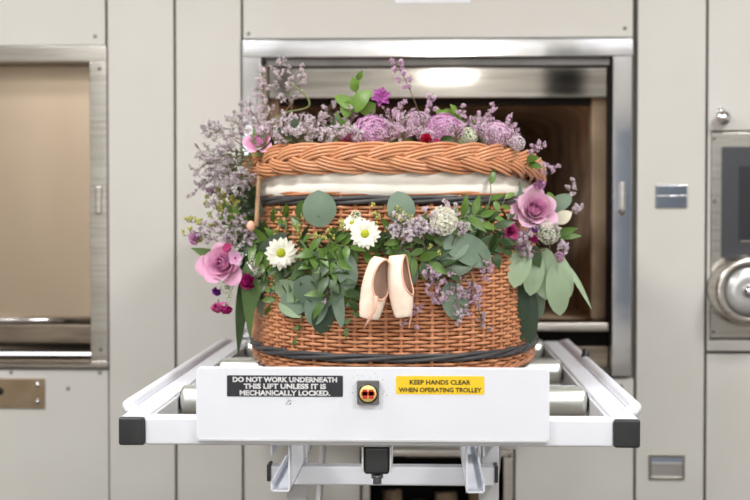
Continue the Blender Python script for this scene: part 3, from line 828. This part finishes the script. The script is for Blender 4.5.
def seeds(b, t, label, group, nb=7, spread=.02, r=.0028):
    root = empty('seeded_eucalyptus_sprig', b, label, 'seeded sprig', group); path = bend_path(Vector((0, 0, 0)), t-b, .1, 8)
    st = MB().tube(path, .001, 5)
    for k in range(nb):
        p0 = path[min(8, 2+int(6.9*k/nb))]; d = (rv3(1)+Vector((0, -.4, .2))).normalized(); p1 = p0+d*spread*R.uniform(.4, 1)
        st.tube([p0, p1], .0006, 4)
        sd = MB()
        for z in range(5):
            q_ = p1+rv3(.005); sd.tube([p1, q_], .0004, 3); sd.ball(q_, r*R.uniform(.7, 1.1), 6, (1, 1, 1.3))
        sd.build('seed_cluster', 'seed', root)
    st.build('stem', 'stem', root); return root

# ------------------------------------------------------------ garland on the coffin front
FV = Vector((0, -1, 0))
# backbone vine binding the garland
g0 = empty('garland_vine', S(262, 236, .01), 'thin green and brown vine binding the garland across the coffin front', 'vine')
pts_ = [S(x, y, .012)-g0.location for x, y in ((225, 228), (262, 240), (300, 246), (340, 247), (372, 250), (410, 248), (450, 244), (490, 238), (520, 232), (550, 240))]
MB().tube(pts_, .0025, 6).build('stem', 'stem_brown', g0)

GR = 'ruscus sprigs bedded in the front garland'
GL = 'glossy green pointed ruscus sprig woven into the front garland'
for (a, b_, c_, d_, n, off) in ((262, 238, 310, 222, 8, .02), (275, 250, 300, 292, 8, .03), (290, 262, 268, 306, 7, .03), (300, 240, 340, 262, 9, .035),
        (318, 244, 300, 285, 8, .04), (330, 250, 352, 300, 8, .03), (340, 262, 322, 300, 7, .03), (345, 240, 385, 250, 7, .01), (402, 246, 430, 262, 7, .03), (402, 238, 440, 232, 7, .02),
        (420, 250, 445, 268, 6, .035), (440, 232, 482, 216, 8, .03), (460, 240, 505, 250, 7, .03), (470, 215, 500, 240, 7, .025), (250, 235, 232, 212, 8, .02), (248, 240, 268, 268, 7, .03), (285, 240, 262, 256, 6, .02), (312, 262, 330, 282, 7, .045), (270, 244, 330, 246, 9, .03), (300, 252, 312, 275, 7, .035), (325, 236, 352, 246, 7, .03), (280, 256, 284, 282, 6, .03), (408, 246, 395, 232, 5, .02), (255, 250, 275, 262, 6, .035), (268, 268, 262, 292, 6, .03), (372, 246, 400, 244, 6, .015)):
    leafy(S(a, b_, off), S(c_, d_, off+.01), n, .048, .0185, R.choice(['green', 'green', 'green_dark']), GL, GR, cat='ruscus sprig')
leafy(S(478, 222, .03), S(490, 178, .03), 3, .042, .016, 'green', 'upright bright ruscus leaf spray crossing the white liner at right')
leafy(S(470, 226, .035), S(506, 196, .035), 7, .034, .014, 'green_bright', 'bright green leafy spray reaching towards the right mauve rose')
leafy(S(286, 232, .03), S(276, 202, .02), 4, .022, .008, 'green_dark', 'little dark leafy twig crossing the dark band at left')
leafy(S(258, 215, .02), S(233, 196, .0), 9, .03, .014, 'green_dark', 'dark leafy sprig under the left end of the plaited rim')
leafy(S(300, 300, .03), S(292, 345, .03), 3, .018, .009, 'green', 'single small green shoot hanging low over bare wicker at left')
leafy(S(352, 290, .03), S(345, 330, .03), 5, .024, .01, 'olive', 'green sprig dangling beside the left ballet shoe')
leafy(S(395, 220, .02), S(425, 228, .03), 6, .02, .009, 'olive', 'olive leafy tip between the white blooms')

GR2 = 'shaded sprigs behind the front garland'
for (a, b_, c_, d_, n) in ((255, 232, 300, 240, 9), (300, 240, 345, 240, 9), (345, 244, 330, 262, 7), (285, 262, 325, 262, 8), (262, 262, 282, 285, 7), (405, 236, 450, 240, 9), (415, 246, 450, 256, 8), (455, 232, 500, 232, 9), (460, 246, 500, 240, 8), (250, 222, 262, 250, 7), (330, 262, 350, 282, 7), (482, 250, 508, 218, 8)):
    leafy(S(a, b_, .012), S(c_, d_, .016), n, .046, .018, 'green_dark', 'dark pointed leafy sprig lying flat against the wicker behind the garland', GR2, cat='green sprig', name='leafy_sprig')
# eucalyptus
euc([(320, 227, 318, 190, 36, .036)], 'euc', 'broad round eucalyptus leaf standing over the dark band left of the daisies')
euc([(404, 226, 397, 191, 30, .034)], 'euc', 'round eucalyptus leaf standing over the dark band right of the daisies')
euc([(345, 252, 350, 292, 22, .035), (322, 285, 312, 326, 26, .03), (322, 280, 280, 312, 34, .04), (318, 278, 300, 302, 34, .05), (334, 268, 342, 328, 14, .035), (326, 300, 320, 334, 24, .025, 'euc_dark')], 'euc',
    'hanging eucalyptus cluster of round leaves left of the ballet shoes')
euc([(398, 248, 413, 286, 26, .018), (402, 256, 404, 290, 20, .012, 'euc_dark')], 'euc', 'eucalyptus leaves tucked behind the right ballet shoe')
euc([(440, 238, 492, 262, 32, .04), (436, 258, 468, 240, 26, .03), (430, 250, 440, 282, 20, .02, 'euc_dark'), (476, 206, 470, 230, 22, .02)], 'euc', 'eucalyptus leaves right of the white double bloom')
euc([(448, 282, 460, 320, 30, .03)], 'euc', 'lone round eucalyptus leaf hanging low on the wicker at right')
euc([(262, 256, 286, 232, 22, .028), (250, 262, 262, 240, 18, .02, 'euc_dark')], 'euc', 'dark eucalyptus leaf pair left of the front daisy')
euc([(444, 275, 478, 262, 16, .045)], 'green_dark', 'short dark oval leaf over the wicker below the right garland', name='oval_leaf_sprig', kind='lance')
euc([(282, 300, 300, 318, 22, .03), (276, 290, 306, 290, 26, .045)], 'euc_pale', 'pale eucalyptus leaves low in the left part of the garland')
euc([(265, 262, 250, 322, 13, .04), (246, 262, 250, 340, 15, .05, 'olive'), (243, 275, 238, 356, 13, .035, 'green_dark'), (258, 280, 262, 318, 13, .03, 'euc')], 'olive', 'long drooping olive green leaves under the left pink rose', name='willow_leaf_sprig', kind='long')
euc([(228, 262, 191, 248, 14, .02), (224, 258, 200, 262, 10, .0)], 'green', 'pointed green leaf pair poking out left of the pink rose', name='rose_leaf', kind='lance')
# right cluster
euc([(524, 245, 514, 288, 26, .05), (536, 250, 530, 296, 24, .055), (545, 248, 546, 300, 30, .05), (556, 262, 560, 316, 26, .06), (540, 258, 558, 300, 26, .045), (558, 255, 568, 300, 20, .04)], 'euc_pale', 'pale green eucalyptus leaves hanging under the right mauve rose')
euc([(518, 285, 524, 322, 18, .03), (526, 280, 530, 345, 22, .02), (520, 310, 518, 345, 16, .02), (538, 280, 540, 318, 16, .02, 'euc')], 'euc_dark', 'dark hanging leaves at the right corner of the wicker')
euc([(565, 262, 592, 310, 7, .03)], 'euc_pale', 'single thin curved leaf trailing far right below the rose', name='willow_leaf_sprig', kind='long')
euc([(508, 222, 516, 178, 22, .0), (520, 215, 528, 190, 16, .0)], 'euc', 'dark eucalyptus leaf beside the right end of the liner')
euc([(548, 210, 572, 196, 18, .02), (552, 212, 548, 192, 14, .03, 'green_bright')], 'euc', 'grey green leaf behind the right mauve rose')
euc([(556, 236, 582, 236, 9, .02), (556, 234, 578, 228, 9, .03)], 'green', 'green leaf pair pointing right below the mauve rose', name='rose_leaf', kind='lance')
euc([(530, 245, 540, 268, 16, .065)], 'green_dark', 'small dark toothed leaf over the pale eucalyptus at right', name='rose_leaf', kind='lance')
euc([(555, 222, 572, 212, 15, .03)], 'cream', 'pale cream petal leaf at the right edge of the mauve rose', name='cream_petal', kind='oval', cat='petal')

# blooms
rose(S(222, 264, .07), .044, Vector((-.25, -1, .1)), 'rose_pink', 'large open pink rose at the left end of the garland')
rose(S(535, 209, .07), .046, Vector((.1, -1, .35)), 'rose_mauve', 'large mauve rose at the right end of the garland')
rose(S(511, 231, .06), .0185, Vector((-.3, -1, .1)), 'rosepink', 'small deep pink rosebud left of the right mauve rose', name='rosebud', core='magenta', cat='rosebud')
daisy(S(281, 253, .06), .038, Vector((-.05, -1, .12)), 'white daisy with yellow green eye left in the garland')
daisy(S(365, 234, .06), .034, Vector((.0, -1, .2)), 'white daisy with yellow green eye above the ballet shoes')
daisy(S(352, 223, .045), .026, Vector((-.3, -.7, .8)), 'half hidden white daisy tucked behind the one above the shoes', eye=.2)
bloomhead(S(443, 221, .055), .027, Vector((.05, -1, .1)), 'petal_white', 'double white bloom right of centre in the garland', name='double_daisy', nfl=46, fr=.42, flat=.5)
simple_flower(S(235, 258, .09), .0165, Vector((.2, -1, .0)), 'phlox', 'small pale pink flower with magenta eye beside the left pink rose', kind='round')
simple_flower(S(228, 249, .08), .0125, Vector((-.2, -1, .5)), 'rosepink', 'small pink bud on top of the left pink rose', kind='round', eye=None, cupz=.6, lay=2, name='phlox_bud')
simple_flower(S(250, 281, .07), .020, Vector((-.3, -1, -.1)), 'magenta', 'vivid magenta flower right of the left pink rose', name='sweet_pea_flower', k=6, ruffle=.7, cupz=.5, lay=2, eye=None)
simple_flower(S(218, 303, .05), .0175, Vector((.0, -.7, -.8)), 'rosepink', 'drooping pink flower lowest under the left rose', name='sweet_pea_flower', k=6, ruffle=.7, cupz=.8, lay=2, eye=None)
simple_flower(S(226, 306, .05), .015, Vector((.2, -.7, -.9)), 'magenta', 'drooping magenta flower right beside the lowest pink one', name='sweet_pea_flower', k=6, ruffle=.7, cupz=.8, lay=2, eye=None)
simple_flower(S(217, 291, .05), .012, Vector((-.2, -1, -.4)), 'violet', 'tiny violet flower between the left rose and the drooping pink ones', name='violet_flower', k=6, ruffle=.4, lay=2, eye=None)
simple_flower(S(197, 238, .03), .018, Vector((-.4, -1, .2)), 'mauve', 'faded mauve flower at the far left above the pink rose', name='stock_flower', k=6, ruffle=.7, cupz=.4, lay=3, eye=None)
simple_flower(S(212, 192, .02), .013, Vector((-.4, -1, .2)), 'mauve', 'small mauve flower among the seed heads left of the rim', name='stock_flower', k=5, ruffle=.7, cupz=.4, lay=3, eye=None)
simple_flower(S(534, 228, .075), .013, Vector((0, -1, .1)), 'violet', 'bright violet flower just under the right mauve rose', name='violet_flower', k=5, ruffle=.4, lay=2, eye=None)
simple_flower(S(533, 239, .075), .012, Vector((0, -1, -.2)), 'magenta', 'small magenta flower below the violet one at right', name='stock_flower', k=5, ruffle=.4, lay=2, eye=None)
bloomhead(S(521, 240, .06), .022, Vector((-.1, -1, 0)), 'mauve', 'mauve stock head left under the right rose', name='stock_bloom', nfl=60, fr=.24)
bloomhead(S(548, 232, .07), .027, Vector((.1, -1, .1)), 'umbel', 'greenish white umbel below the right mauve rose', name='white_umbel', nfl=120, fr=.14)
bloomhead(S(559, 257, .05), .012, Vector((.4, -1, -.1)), 'mauve', 'little mauve flower head at the right edge over the pale leaves', name='stock_bloom', nfl=30, fr=.3)
for (x, y, r, l) in ((256, 262, .016, 'green white umbel above the vivid magenta flower'), (258, 272, .013, 'cream umbel between the magenta flower and the front daisy'), (231, 277, .012, 'small pale umbel at the lower right of the left rose'), (227, 287, .014, 'pale green umbel hanging under the left rose'), (229, 296, .009, 'smallest pale umbel above the drooping pink flowers')):
    bloomhead(S(x, y, .06), r, Vector((0, -1, .2)), 'umbel', l, name='white_umbel', nfl=60, fr=.18)
bloomhead(S(356, 216, .035), .012, Vector((0, -1, .2)), 'cream', 'cream bud cluster above the half hidden daisy', name='white_umbel', nfl=30, fr=.25)

# sea lavender in the garland
G1, L1 = 'sea lavender in the left end of the garland', 'pale lilac sea lavender sprig above the left pink rose'
for (a, b_, c_, d_, sp) in ((245, 246, 208, 224, .03), (250, 240, 222, 216, .03), (250, 244, 218, 236, .028), (256, 236, 240, 218, .026), (245, 250, 228, 238, .024), (262, 250, 250, 232, .02), (222, 246, 196, 232, .02)):
    lavender(S(a, b_, .03), S(c_, d_, .045), sp, L1, G1)
G2, L2 = 'sea lavender in the middle of the garland', 'lilac sea lavender sprig in the garland right of the daisies'
for (a, b_, c_, d_, sp) in ((400, 250, 398, 216, .026), (412, 250, 416, 222, .028), (425, 250, 428, 212, .03), (438, 248, 452, 208, .025), (420, 244, 408, 232, .024), (440, 240, 432, 228, .022), (452, 246, 464, 226, .022), (445, 236, 446, 202, .012), (425, 240, 422, 226, .022), (405, 238, 392, 230, .018)):
    lavender(S(a, b_, .04), S(c_, d_, .05), sp, L2, G2)
G3, L3 = 'sea lavender trailing over the right wicker', 'pink lilac sea lavender sprig trailing over the wicker right of the shoes'
for (a, b_, c_, d_, sp) in ((452, 250, 430, 290, .024), (470, 262, 450, 296, .024), (476, 250, 486, 275, .024), (462, 275, 478, 302, .024), (455, 280, 466, 312, .022), (470, 270, 470, 298, .026), (440, 262, 428, 274, .02), (440, 285, 436, 300, .016)):
    lavender(S(a, b_, .04), S(c_, d_, .045), sp, L3, G3, m='lavender_pink', dens=.9)
lavender(S(455, 300, .045), S(458, 322, .04), .012, 'thin sea lavender tip over the low round leaf', 'sea lavender tip on the low leaf', nb=5)
lavender(S(478, 300, .03), S(487, 328, .03), .018, 'grey lilac sea lavender tip lying low on bare wicker', None, nb=6, m='lavender_grey')
lavender(S(402, 270, .03), S(412, 325, .03), .03, 'pink lilac sea lavender sprig hanging right of the ballet shoes', None, nb=8, m='lavender_pink', dens=.9, start=.15)
lavender(S(400, 318, .03), S(420, 308, .03), .014, 'short sea lavender twig by the toe of the right ballet shoe', None, nb=5, m='lavender_pink')
lavender(S(330, 270, .04), S(326, 300, .04), .012, 'faint sea lavender twig behind leaves left of the shoes', None, nb=5)
G4, L4 = 'sea lavender round the right rose', 'fine lilac sea lavender sprig under the right mauve rose'
for (a, b_, c_, d_, sp) in ((540, 245, 528, 222, .022), (540, 250, 516, 238, .02), (550, 250, 556, 226, .018), (545, 250, 524, 250, .02), (556, 250, 564, 246, .016)):
    lavender(S(a, b_, .07), S(c_, d_, .08), sp, L4, G4, m='lavender')
lavender(S(556, 212, .0), S(573, 182, .0), .016, 'slim sea lavender sprig rising right of the mauve rose', None, nb=6, start=.5)
lavender(S(558, 214, .01), S(580, 206, .01), .012, 'slim sea lavender sprig pointing right of the mauve rose', None, nb=5, start=.5)
# seeded bits
GS, LS = 'seeded eucalyptus in the middle garland', 'tiny yellow green seed cluster sprig between daisies and wicker'
for (a, b_, c_, d_) in ((290, 236, 306, 212), (320, 244, 330, 232), (372, 228, 382, 206), (392, 224, 402, 206), (398, 222, 414, 216), (430, 250, 438, 258), (335, 236, 345, 226), (272, 232, 282, 220)):
    seeds(S(a, b_, .035), S(c_, d_, .05), LS, GS, nb=4)
GS, LS = 'seeded eucalyptus at the left end', 'yellow green seed head sprig sticking out beyond the left garland end'
for (a, b_, c_, d_) in ((215, 232, 187, 222), (212, 240, 184, 236), (232, 215, 206, 200), (236, 206, 216, 192), (240, 222, 222, 206), (240, 212, 228, 196)):
    seeds(S(a, b_, .02), S(c_, d_, .03), LS, GS, nb=8, r=.0034)

# ------------------------------------------------------------ flowers on the lid
def T(px, py, d=3.3): return W(px, py, d)
rose(T(259, 141, 3.25), .030, Vector((-.3, -1, .6)), 'rose_pink', 'pink rose peeping over the left end of the plaited rim')
bloomhead(T(371, 134, 3.2), .042, Vector((0, -1, .5)), 'mauve', 'large mauve bloom behind the middle of the rim', nfl=230, fr=.13)
bloomhead(T(444, 129, 3.22), .036, Vector((0, -1, .5)), 'mauve', 'mauve bloom on the lid right of the red flower', nfl=200, fr=.14)
bloomhead(T(497, 135, 3.24), .032, Vector((.1, -1, .5)), 'mauve_pale', 'pale mauve bloom at the right end of the lid', nfl=170, fr=.15)
bloomhead(T(420, 124, 3.3), .03, Vector((.1, -1, .5)), 'lavender_pink', 'lilac pink bloom on the lid between the two mauve ones', nfl=160, fr=.13)
bloomhead(T(467, 137, 3.2), .022, Vector((0, -1, .5)), 'umbel', 'green white umbel on the lid left of the pale mauve bloom', name='white_umbel', nfl=100)
bloomhead(T(345, 138, 3.25), .014, Vector((0, -1, .5)), 'magenta', 'small magenta cluster left of the large mauve bloom', name='stock_bloom', nfl=30, fr=.3)
bloomhead(T(517, 143, 3.22), .018, Vector((.2, -1, .5)), 'lavender', 'whitish flower cluster on the rim at its right shoulder', name='white_umbel', nfl=70)
simple_flower(T(381, 97, 3.25), .024, Vector((.1, -1, .2)), 'orchid', 'star shaped purple flower standing highest on the lid', name='violet_flower', k=6, ruffle=.3, eye=None, cupz=.1, wf=.5, lay=2)
simple_flower(T(426, 140, 3.14), .014, Vector((0, -1, .5)), 'red_flower', 'crimson red flower just behind the rim', name='crimson_flower', k=5, ruffle=.4, eye=None, lay=2, cupz=.4)
simple_flower(T(437, 143, 3.14), .010, Vector((0, -1, .5)), 'rosepink', 'tiny pink flower beside the crimson one', name='phlox_flower', k=5, ruffle=.3, eye=None, lay=2, cupz=.4)
simple_flower(T(538, 183, 3.28), .016, Vector((.4, -1, -.4)), 'mauve', 'mauve flower hanging at the right end of the rim', name='stock_flower', k=5, ruffle=.5, eye=None, lay=2, cupz=.6)

GA, LA = 'sea lavender spilling off the left of the lid', 'pale grey lilac sea lavender sprig spilling past the left end of the rim'
for (a, b_, c_, d_, sp, d) in ((256, 150, 206, 132, .035, 3.3), (250, 155, 200, 150, .04, 3.35), (252, 158, 196, 170, .04, 3.3), (254, 160, 204, 186, .035, 3.32), (250, 160, 220, 178, .045, 3.28),
        (246, 160, 192, 196, .028, 3.3), (250, 150, 226, 150, .045, 3.3), (248, 165, 232, 190, .035, 3.28), (240, 160, 212, 204, .028, 3.3), (256, 145, 234, 118, .04, 3.4), (246, 156, 210, 162, .045, 3.36), (252, 160, 238, 178, .03, 3.26)):
    lavender(T(a, b_, d), T(c_, d_, d-.02), sp, LA, GA, m='lavender_grey', nb=11)
lavender(T(246, 150, 3.32), T(206, 128, 3.3), .03, 'highest wiry sea lavender sprig left of the pink lid rose', None, nb=9, m='lavender_grey', start=.6)
GB, LB = 'sea lavender on the left half of the lid', 'lilac sea lavender sprig on the lid above the left half of the rim'
for (a, b_, c_, d_, sp, d) in ((265, 150, 252, 112, .035, 3.35), (275, 150, 268, 105, .035, 3.4), (285, 150, 285, 118, .04, 3.3), (295, 150, 300, 120, .04, 3.3), (310, 150, 318, 118, .04, 3.25), (320, 150, 330, 105, .03, 3.3), (278, 150, 262, 128, .035, 3.25),
        (300, 150, 306, 134, .035, 3.18), (318, 150, 326, 134, .035, 3.18), (332, 150, 342, 128, .03, 3.2), (288, 150, 280, 134, .03, 3.18), (270, 148, 246, 102, .035, 3.38), (350, 150, 352, 130, .03, 3.16), (268, 148, 258, 92, .025, 3.42)):
    lavender(T(a, b_, d), T(c_, d_, d), sp, LB, GB, m='lavender', nb=10)
lavender(T(290, 150, 3.4), T(276, 66, 3.4), .045, 'tall airy sea lavender sprig rising before the furnace mouth at left', None, nb=14, m='lavender', start=.45, dens=1.1)
lavender(T(285, 112, 3.4), T(302, 68, 3.4), .018, 'thin sea lavender tip right of the tall left sprig', None, nb=6, start=.6)
lavender(T(285, 130, 3.4), T(262, 72, 3.4), .03, 'airy sea lavender sprig left of the tall one', None, nb=9, start=.5)
MBp = empty('green_twig', T(270, 122, 3.38), 'bent pale green twig crossing the dark furnace mouth at left', 'twig')
MB().tube(smooth_path([p-MBp.location for p in (T(262, 128, 3.38), T(285, 112, 3.38), T(300, 110, 3.37), T(310, 107, 3.36), T(309, 99, 3.36), T(300, 90, 3.36), T(290, 84, 3.37))]), .0022, 6).build('stem', 'stem', MBp)
GC, LC = 'sea lavender on the middle of the lid', 'pink lilac sea lavender sprig on the lid behind the middle of the rim'
for (a, b_, c_, d_, sp, d) in ((385, 150, 392, 112, .035, 3.25), (392, 150, 402, 105, .035, 3.3), (400, 150, 408, 118, .035, 3.22), (410, 150, 405, 130, .035, 3.16), (425, 150, 418, 118, .035, 3.25), (430, 150, 440, 122, .03, 3.3), (395, 150, 388, 128, .035, 3.17), (415, 150, 424, 132, .03, 3.17), (380, 150, 372, 114, .03, 3.3), (455, 150, 455, 128, .03, 3.18), (360, 150, 352, 112, .03, 3.28)):
    lavender(T(a, b_, d), T(c_, d_, d), sp, LC, GC, m='lavender_pink', nb=10)
lavender(T(425, 132, 3.28), T(396, 62, 3.26), .022, 'tall pink statice stalk leaning left above the lid', None, nb=9, m='lavender_pink', start=.55, curve=.03, fs=.0032)
lavender(T(424, 130, 3.28), T(430, 98, 3.26), .014, 'short pink statice stalk beside the tall leaning one', None, nb=6, m='lavender_pink', start=.5, fs=.003)
GD, LD = 'sea lavender on the right end of the lid', 'lilac sea lavender sprig rising above the right end of the rim'
for (a, b_, c_, d_, sp, d) in ((478, 140, 462, 108, .018, 3.25), (480, 140, 476, 116, .02, 3.25), (490, 140, 494, 106, .016, 3.27), (495, 145, 512, 120, .025, 3.27), (500, 150, 512, 136, .025, 3.22), (485, 148, 482, 128, .03, 3.2), (505, 150, 516, 128, .02, 3.3), (488, 140, 486, 118, .025, 3.3)):
    lavender(T(a, b_, d), T(c_, d_, d), sp, LD, GD, m='lavender_pink', nb=8, start=.2)
lavender(T(522, 160, 3.3), T(542, 144, 3.3), .016, 'upper sea lavender sprig reaching right past the rim end', None, nb=7, start=.3, m='lavender_pink')
lavender(T(526, 160, 3.3), T(556, 168, 3.3), .015, 'lower sea lavender sprig reaching right past the rim end', None, nb=8, start=.3, m='lavender_pink')
# lid greenery
def tleaf(lst, m, label, name='leafy_sprig', kind='lance', d=3.28, cat='green sprig'):
    l0 = lst[0]; b = T(l0[0], l0[1], d); root = empty(name, b, label, cat); st = MB()
    for l in lst:
        mb = MB(); dd = l[5] if len(l) > 5 else d; p0 = T(l[0], l[1], dd)-b; p1 = T(l[2], l[3], dd-.01)-b
        leaf(mb, p0, p1, l[4]*.0022, kind, nrm=Vector((R.uniform(-.4, .4), -1, R.uniform(0, .6)))); mb.build('leaf', m, root)
        st.tube([p0, p0.lerp(Vector((0, 0, 0)), .5)+Vector((0, .004, 0)), Vector((0, .002, -.012))], .001, 5)
    st.build('stem', 'stem', root); return root
tleaf([(356, 92, 352, 76, 10), (357, 80, 363, 70, 7), (356, 86, 362, 80, 5)], 'green_bright', 'small light green shoot standing tallest behind the rim')
tleaf([(352, 112, 372, 90, 20), (355, 108, 334, 96, 14), (352, 110, 340, 108, 18), (360, 112, 376, 104, 16)], 'green_bright', 'fresh light green leaves above the large mauve bloom', kind='oval')
tleaf([(346, 145, 336, 112, 16), (350, 145, 345, 118, 14), (342, 142, 332, 134, 12)], 'green', 'green leaves left of the large mauve bloom')
tleaf([(405, 150, 398, 128, 14), (412, 148, 404, 140, 12), (400, 140, 396, 122, 10)], 'green', 'green leaves between the mauve bloom and crimson flower')
tleaf([(455, 115, 438, 112, 10), (440, 118, 436, 106, 8), (456, 120, 460, 110, 10), (470, 125, 478, 116, 10), (456, 114, 450, 104, 8)], 'green_bright', 'light green leaflets behind the right mauve bloom')
tleaf([(440, 143, 454, 137, 10, 3.14), (438, 142, 458, 143, 10, 3.14)], 'green_dark', 'dark leaf pair right beside the crimson flower')
tleaf([(300, 142, 294, 118, 18), (284, 140, 272, 128, 16)], 'euc_dark', 'dark grey green leaves among the left lid sprigs', kind='oval')
tleaf([(526, 160, 540, 158, 9), (528, 164, 543, 168, 8)], 'green', 'green leaf pair at the right shoulder of the rim')
GF, LF = 'leafy sprigs filling the lid bouquet', 'dark green leafy sprig filling the bouquet behind the rim'
for i in range(20):
    px = 262+i*12.6+R.uniform(-4, 4); py = 128+R.uniform(-8, 6)+(0 if 330 < px < 480 else 3); d = R.uniform(3.24, 3.4)
    leafy(T(px, 158, d), T(px+R.uniform(-8, 8), py, d), 8, .026, .012, R.choice(['green', 'green_dark', 'olive', 'green_dark']), LF, GF, name='leafy_sprig')
GF, LF = 'leafy twigs under the left sea lavender', 'dark green twig under the sea lavender left of the rim'
for (a, b_, c_, d_) in ((256, 192, 240, 206), (258, 200, 244, 226), (256, 214, 242, 236), (258, 226, 246, 256), (256, 186, 244, 196), (257, 250, 246, 285)):
    leafy(T(a, b_, 3.32), T(c_, d_, 3.33), 8, .034, .015, 'green_dark', LF, GF, name='leafy_sprig')
for i in range(6):
    a = R.uniform(244, 256); b_ = R.uniform(160, 205)
    leafy(T(a, b_, 3.3), T(a-R.uniform(16, 30), b_+R.uniform(-10, 16), 3.32), 7, .02, .008, R.choice(['green_dark', 'olive']), LF, GF, name='leafy_sprig')

# ------------------------------------------------------------ ballet shoes
def ballet_shoe(top, bot, roll, label, strings):
    root = empty('ballet_shoe', S(top[0], top[1], .064), label, 'ballet shoe')
    b = root.location.copy(); A = Vector((0, 0, 0)); B = S(bot[0], bot[1], .064)-b
    ax = (B-A); L = ax.length; ax.normalize()
    fr_ = Vector((math.sin(roll), -math.cos(roll), 0)); fr_ = (fr_-ax*fr_.dot(ax)).normalized(); sd = ax.cross(fr_)
    def ring(t, sc_=1.0):
        w_ = .0225*(.72+.5*math.sin(PI*min(1, t*.9+.05))**.9) if t < .75 else .0225*(1.16-.95*(t-.75)**1.15)
        if t < .06: w_ *= .55+.45*t/.06
        dp = (.017+.008*math.sin(PI*t)) if t < .8 else .022-.03*(t-.8)
        if t > .97: w_ *= .93; dp *= .9
        al = 0
        tc, th = .33, .32
        if abs(t-tc) < th: al = 1.0*math.sqrt(1-((t-tc)/th)**2)
        res = []
        for k in range(21):
            f = al+(2*PI-2*al)*k/20
            c_, s_ = math.cos(f), math.sin(f)
            x = w_*math.copysign(abs(s_)**.85, s_)*sc_; y = dp*math.copysign(abs(c_)**.8, c_)*sc_
            res.append(A+ax*(L*t)+sd*x+fr_*(y+.02))
        return res
    ts = [0, .015, .04, .08, .14, .2, .27, .34, .41, .48, .54, .6, .64, .66, .7, .76, .82, .88, .93, .97, .99]
    rows = [ring(t) for t in ts]
    up = MB().grid(rows); c0_ = sum(rows[0], Vector())/21; c1_ = sum(rows[-1], Vector())/21
    up.add(rows[0]+[c0_], [(i, i+1, 21) for i in range(20)]); up.add(rows[-1]+[c1_+ax*.001], [(i+1, i, 21) for i in range(20)])
    up.build('satin_upper', 'satin', root)
    li = MB().grid([ring(t, .9) for t in ts[1:-1]]); li.build('lining', 'shoein', root)
    edge = [rows[i][0] for i in range(3, 14)]+[rows[i][20] for i in range(13, 2, -1)]
    edge = [rows[i][0] for i in range(1, 14)]+[rows[i][20] for i in range(12, 0, -1)]
    MB().tube(edge, .0022, 8, True).build('opening_trim', 'satinrim', root)
    for st in strings:
        MB().tube([S(x, y, o_)-b for (x, y, o_) in st], .002, 6).build('drawstring', 'satinrim', root)
    so = MB(); rr = []
    for i, t in enumerate(ts[2:-1]):
        r_ = ring(t, 1.02); rr.append([r_[k] for k in (8, 9, 10, 11, 12)])
    so.grid([[p-fr_*.0012 for p in row] for row in rr]); so.build('sole', 'shoein', root)
    return root
ballet_shoe((374.5, 256), (363, 317), .75, 'peach satin ballet shoe hanging toe down, the one with dangling string', [[(375, 296, .112), (376, 308, .110), (370, 319, .104), (364, 328, .085)], [(377, 296, .112), (374, 312, .109), (367, 322, .095)]])
ballet_shoe((388, 256), (394.5, 318), 1.25, 'peach satin ballet shoe hanging toe down, its blank side turned forward', [[(402, 290, .084), (407, 304, .074), (411, 316, .064), (409, 328, .06)]])

# ------------------------------------------------------------ lights
wd = bpy.data.worlds.new('world'); sc.world = wd; wd.use_nodes = True
wd.node_tree.nodes['Background'].inputs[0].default_value = (1, 1, 1, 1)
wd.node_tree.nodes['Background'].inputs[1].default_value = 2.0
M['lampglow'] = mat('lamp_glow', (255, 252, 245), .5, emit=((255, 252, 245), 9))
def area(name, loc, sx, sy, p, col=(1, .995, .985)):
    l = bpy.data.lights.new(name, 'AREA'); l.shape = 'RECTANGLE'; l.size = sx; l.size_y = sy; l.energy = p; l.color = col
    o = bpy.data.objects.new(name, l); COL.objects.link(o); o.location = loc; return o
for i, (x, y) in enumerate(((-1.4, .6), (1.4, .6), (-1.4, 2.5), (1.4, 2.5), (-1.4, -1.6), (1.4, -1.6))):  # unseen panels; rear pair added to brighten the back of the room
    t_ = empty('unseen_ceiling_light', (x, y, TOPZ-.04), 'unseen square ceiling light panel put in to light the room', 'ceiling light', 'unseen ceiling light panels')
    MB().box((-.31, -.31, -.0), (.31, .31, .04)).build('housing', 'white', t_, smooth=False)
    area('unseen_ceiling_lamp', (x, y, TOPZ-.05), .6, .6, 42)
for x in (.10, .26):
    t_ = empty('spot_lamp', (x, -2.6, 2.32), 'small round spot lamp hanging behind the viewer', 'lamp', 'round spot lamps')
    MB().tube([(0, 0, .05), (0, 0, TOPZ-2.32)], .008, 8).build('cord', 'rubber', t_)
    MB().ball((0, 0, 0), .05, 20).build('bulb', 'lampglow', t_)
M['lampglow'].node_tree.nodes['Principled BSDF'].inputs['Emission Strength'].default_value = 200

vs = sc.view_settings
sc.display_settings.display_device = 'sRGB'
vs.view_transform = 'Standard'; vs.look = 'None'; vs.gamma = 1; vs.exposure = .2; vs.use_curve_mapping = False
sc.cycles.use_denoising = True
sc.cycles.max_bounces = 8
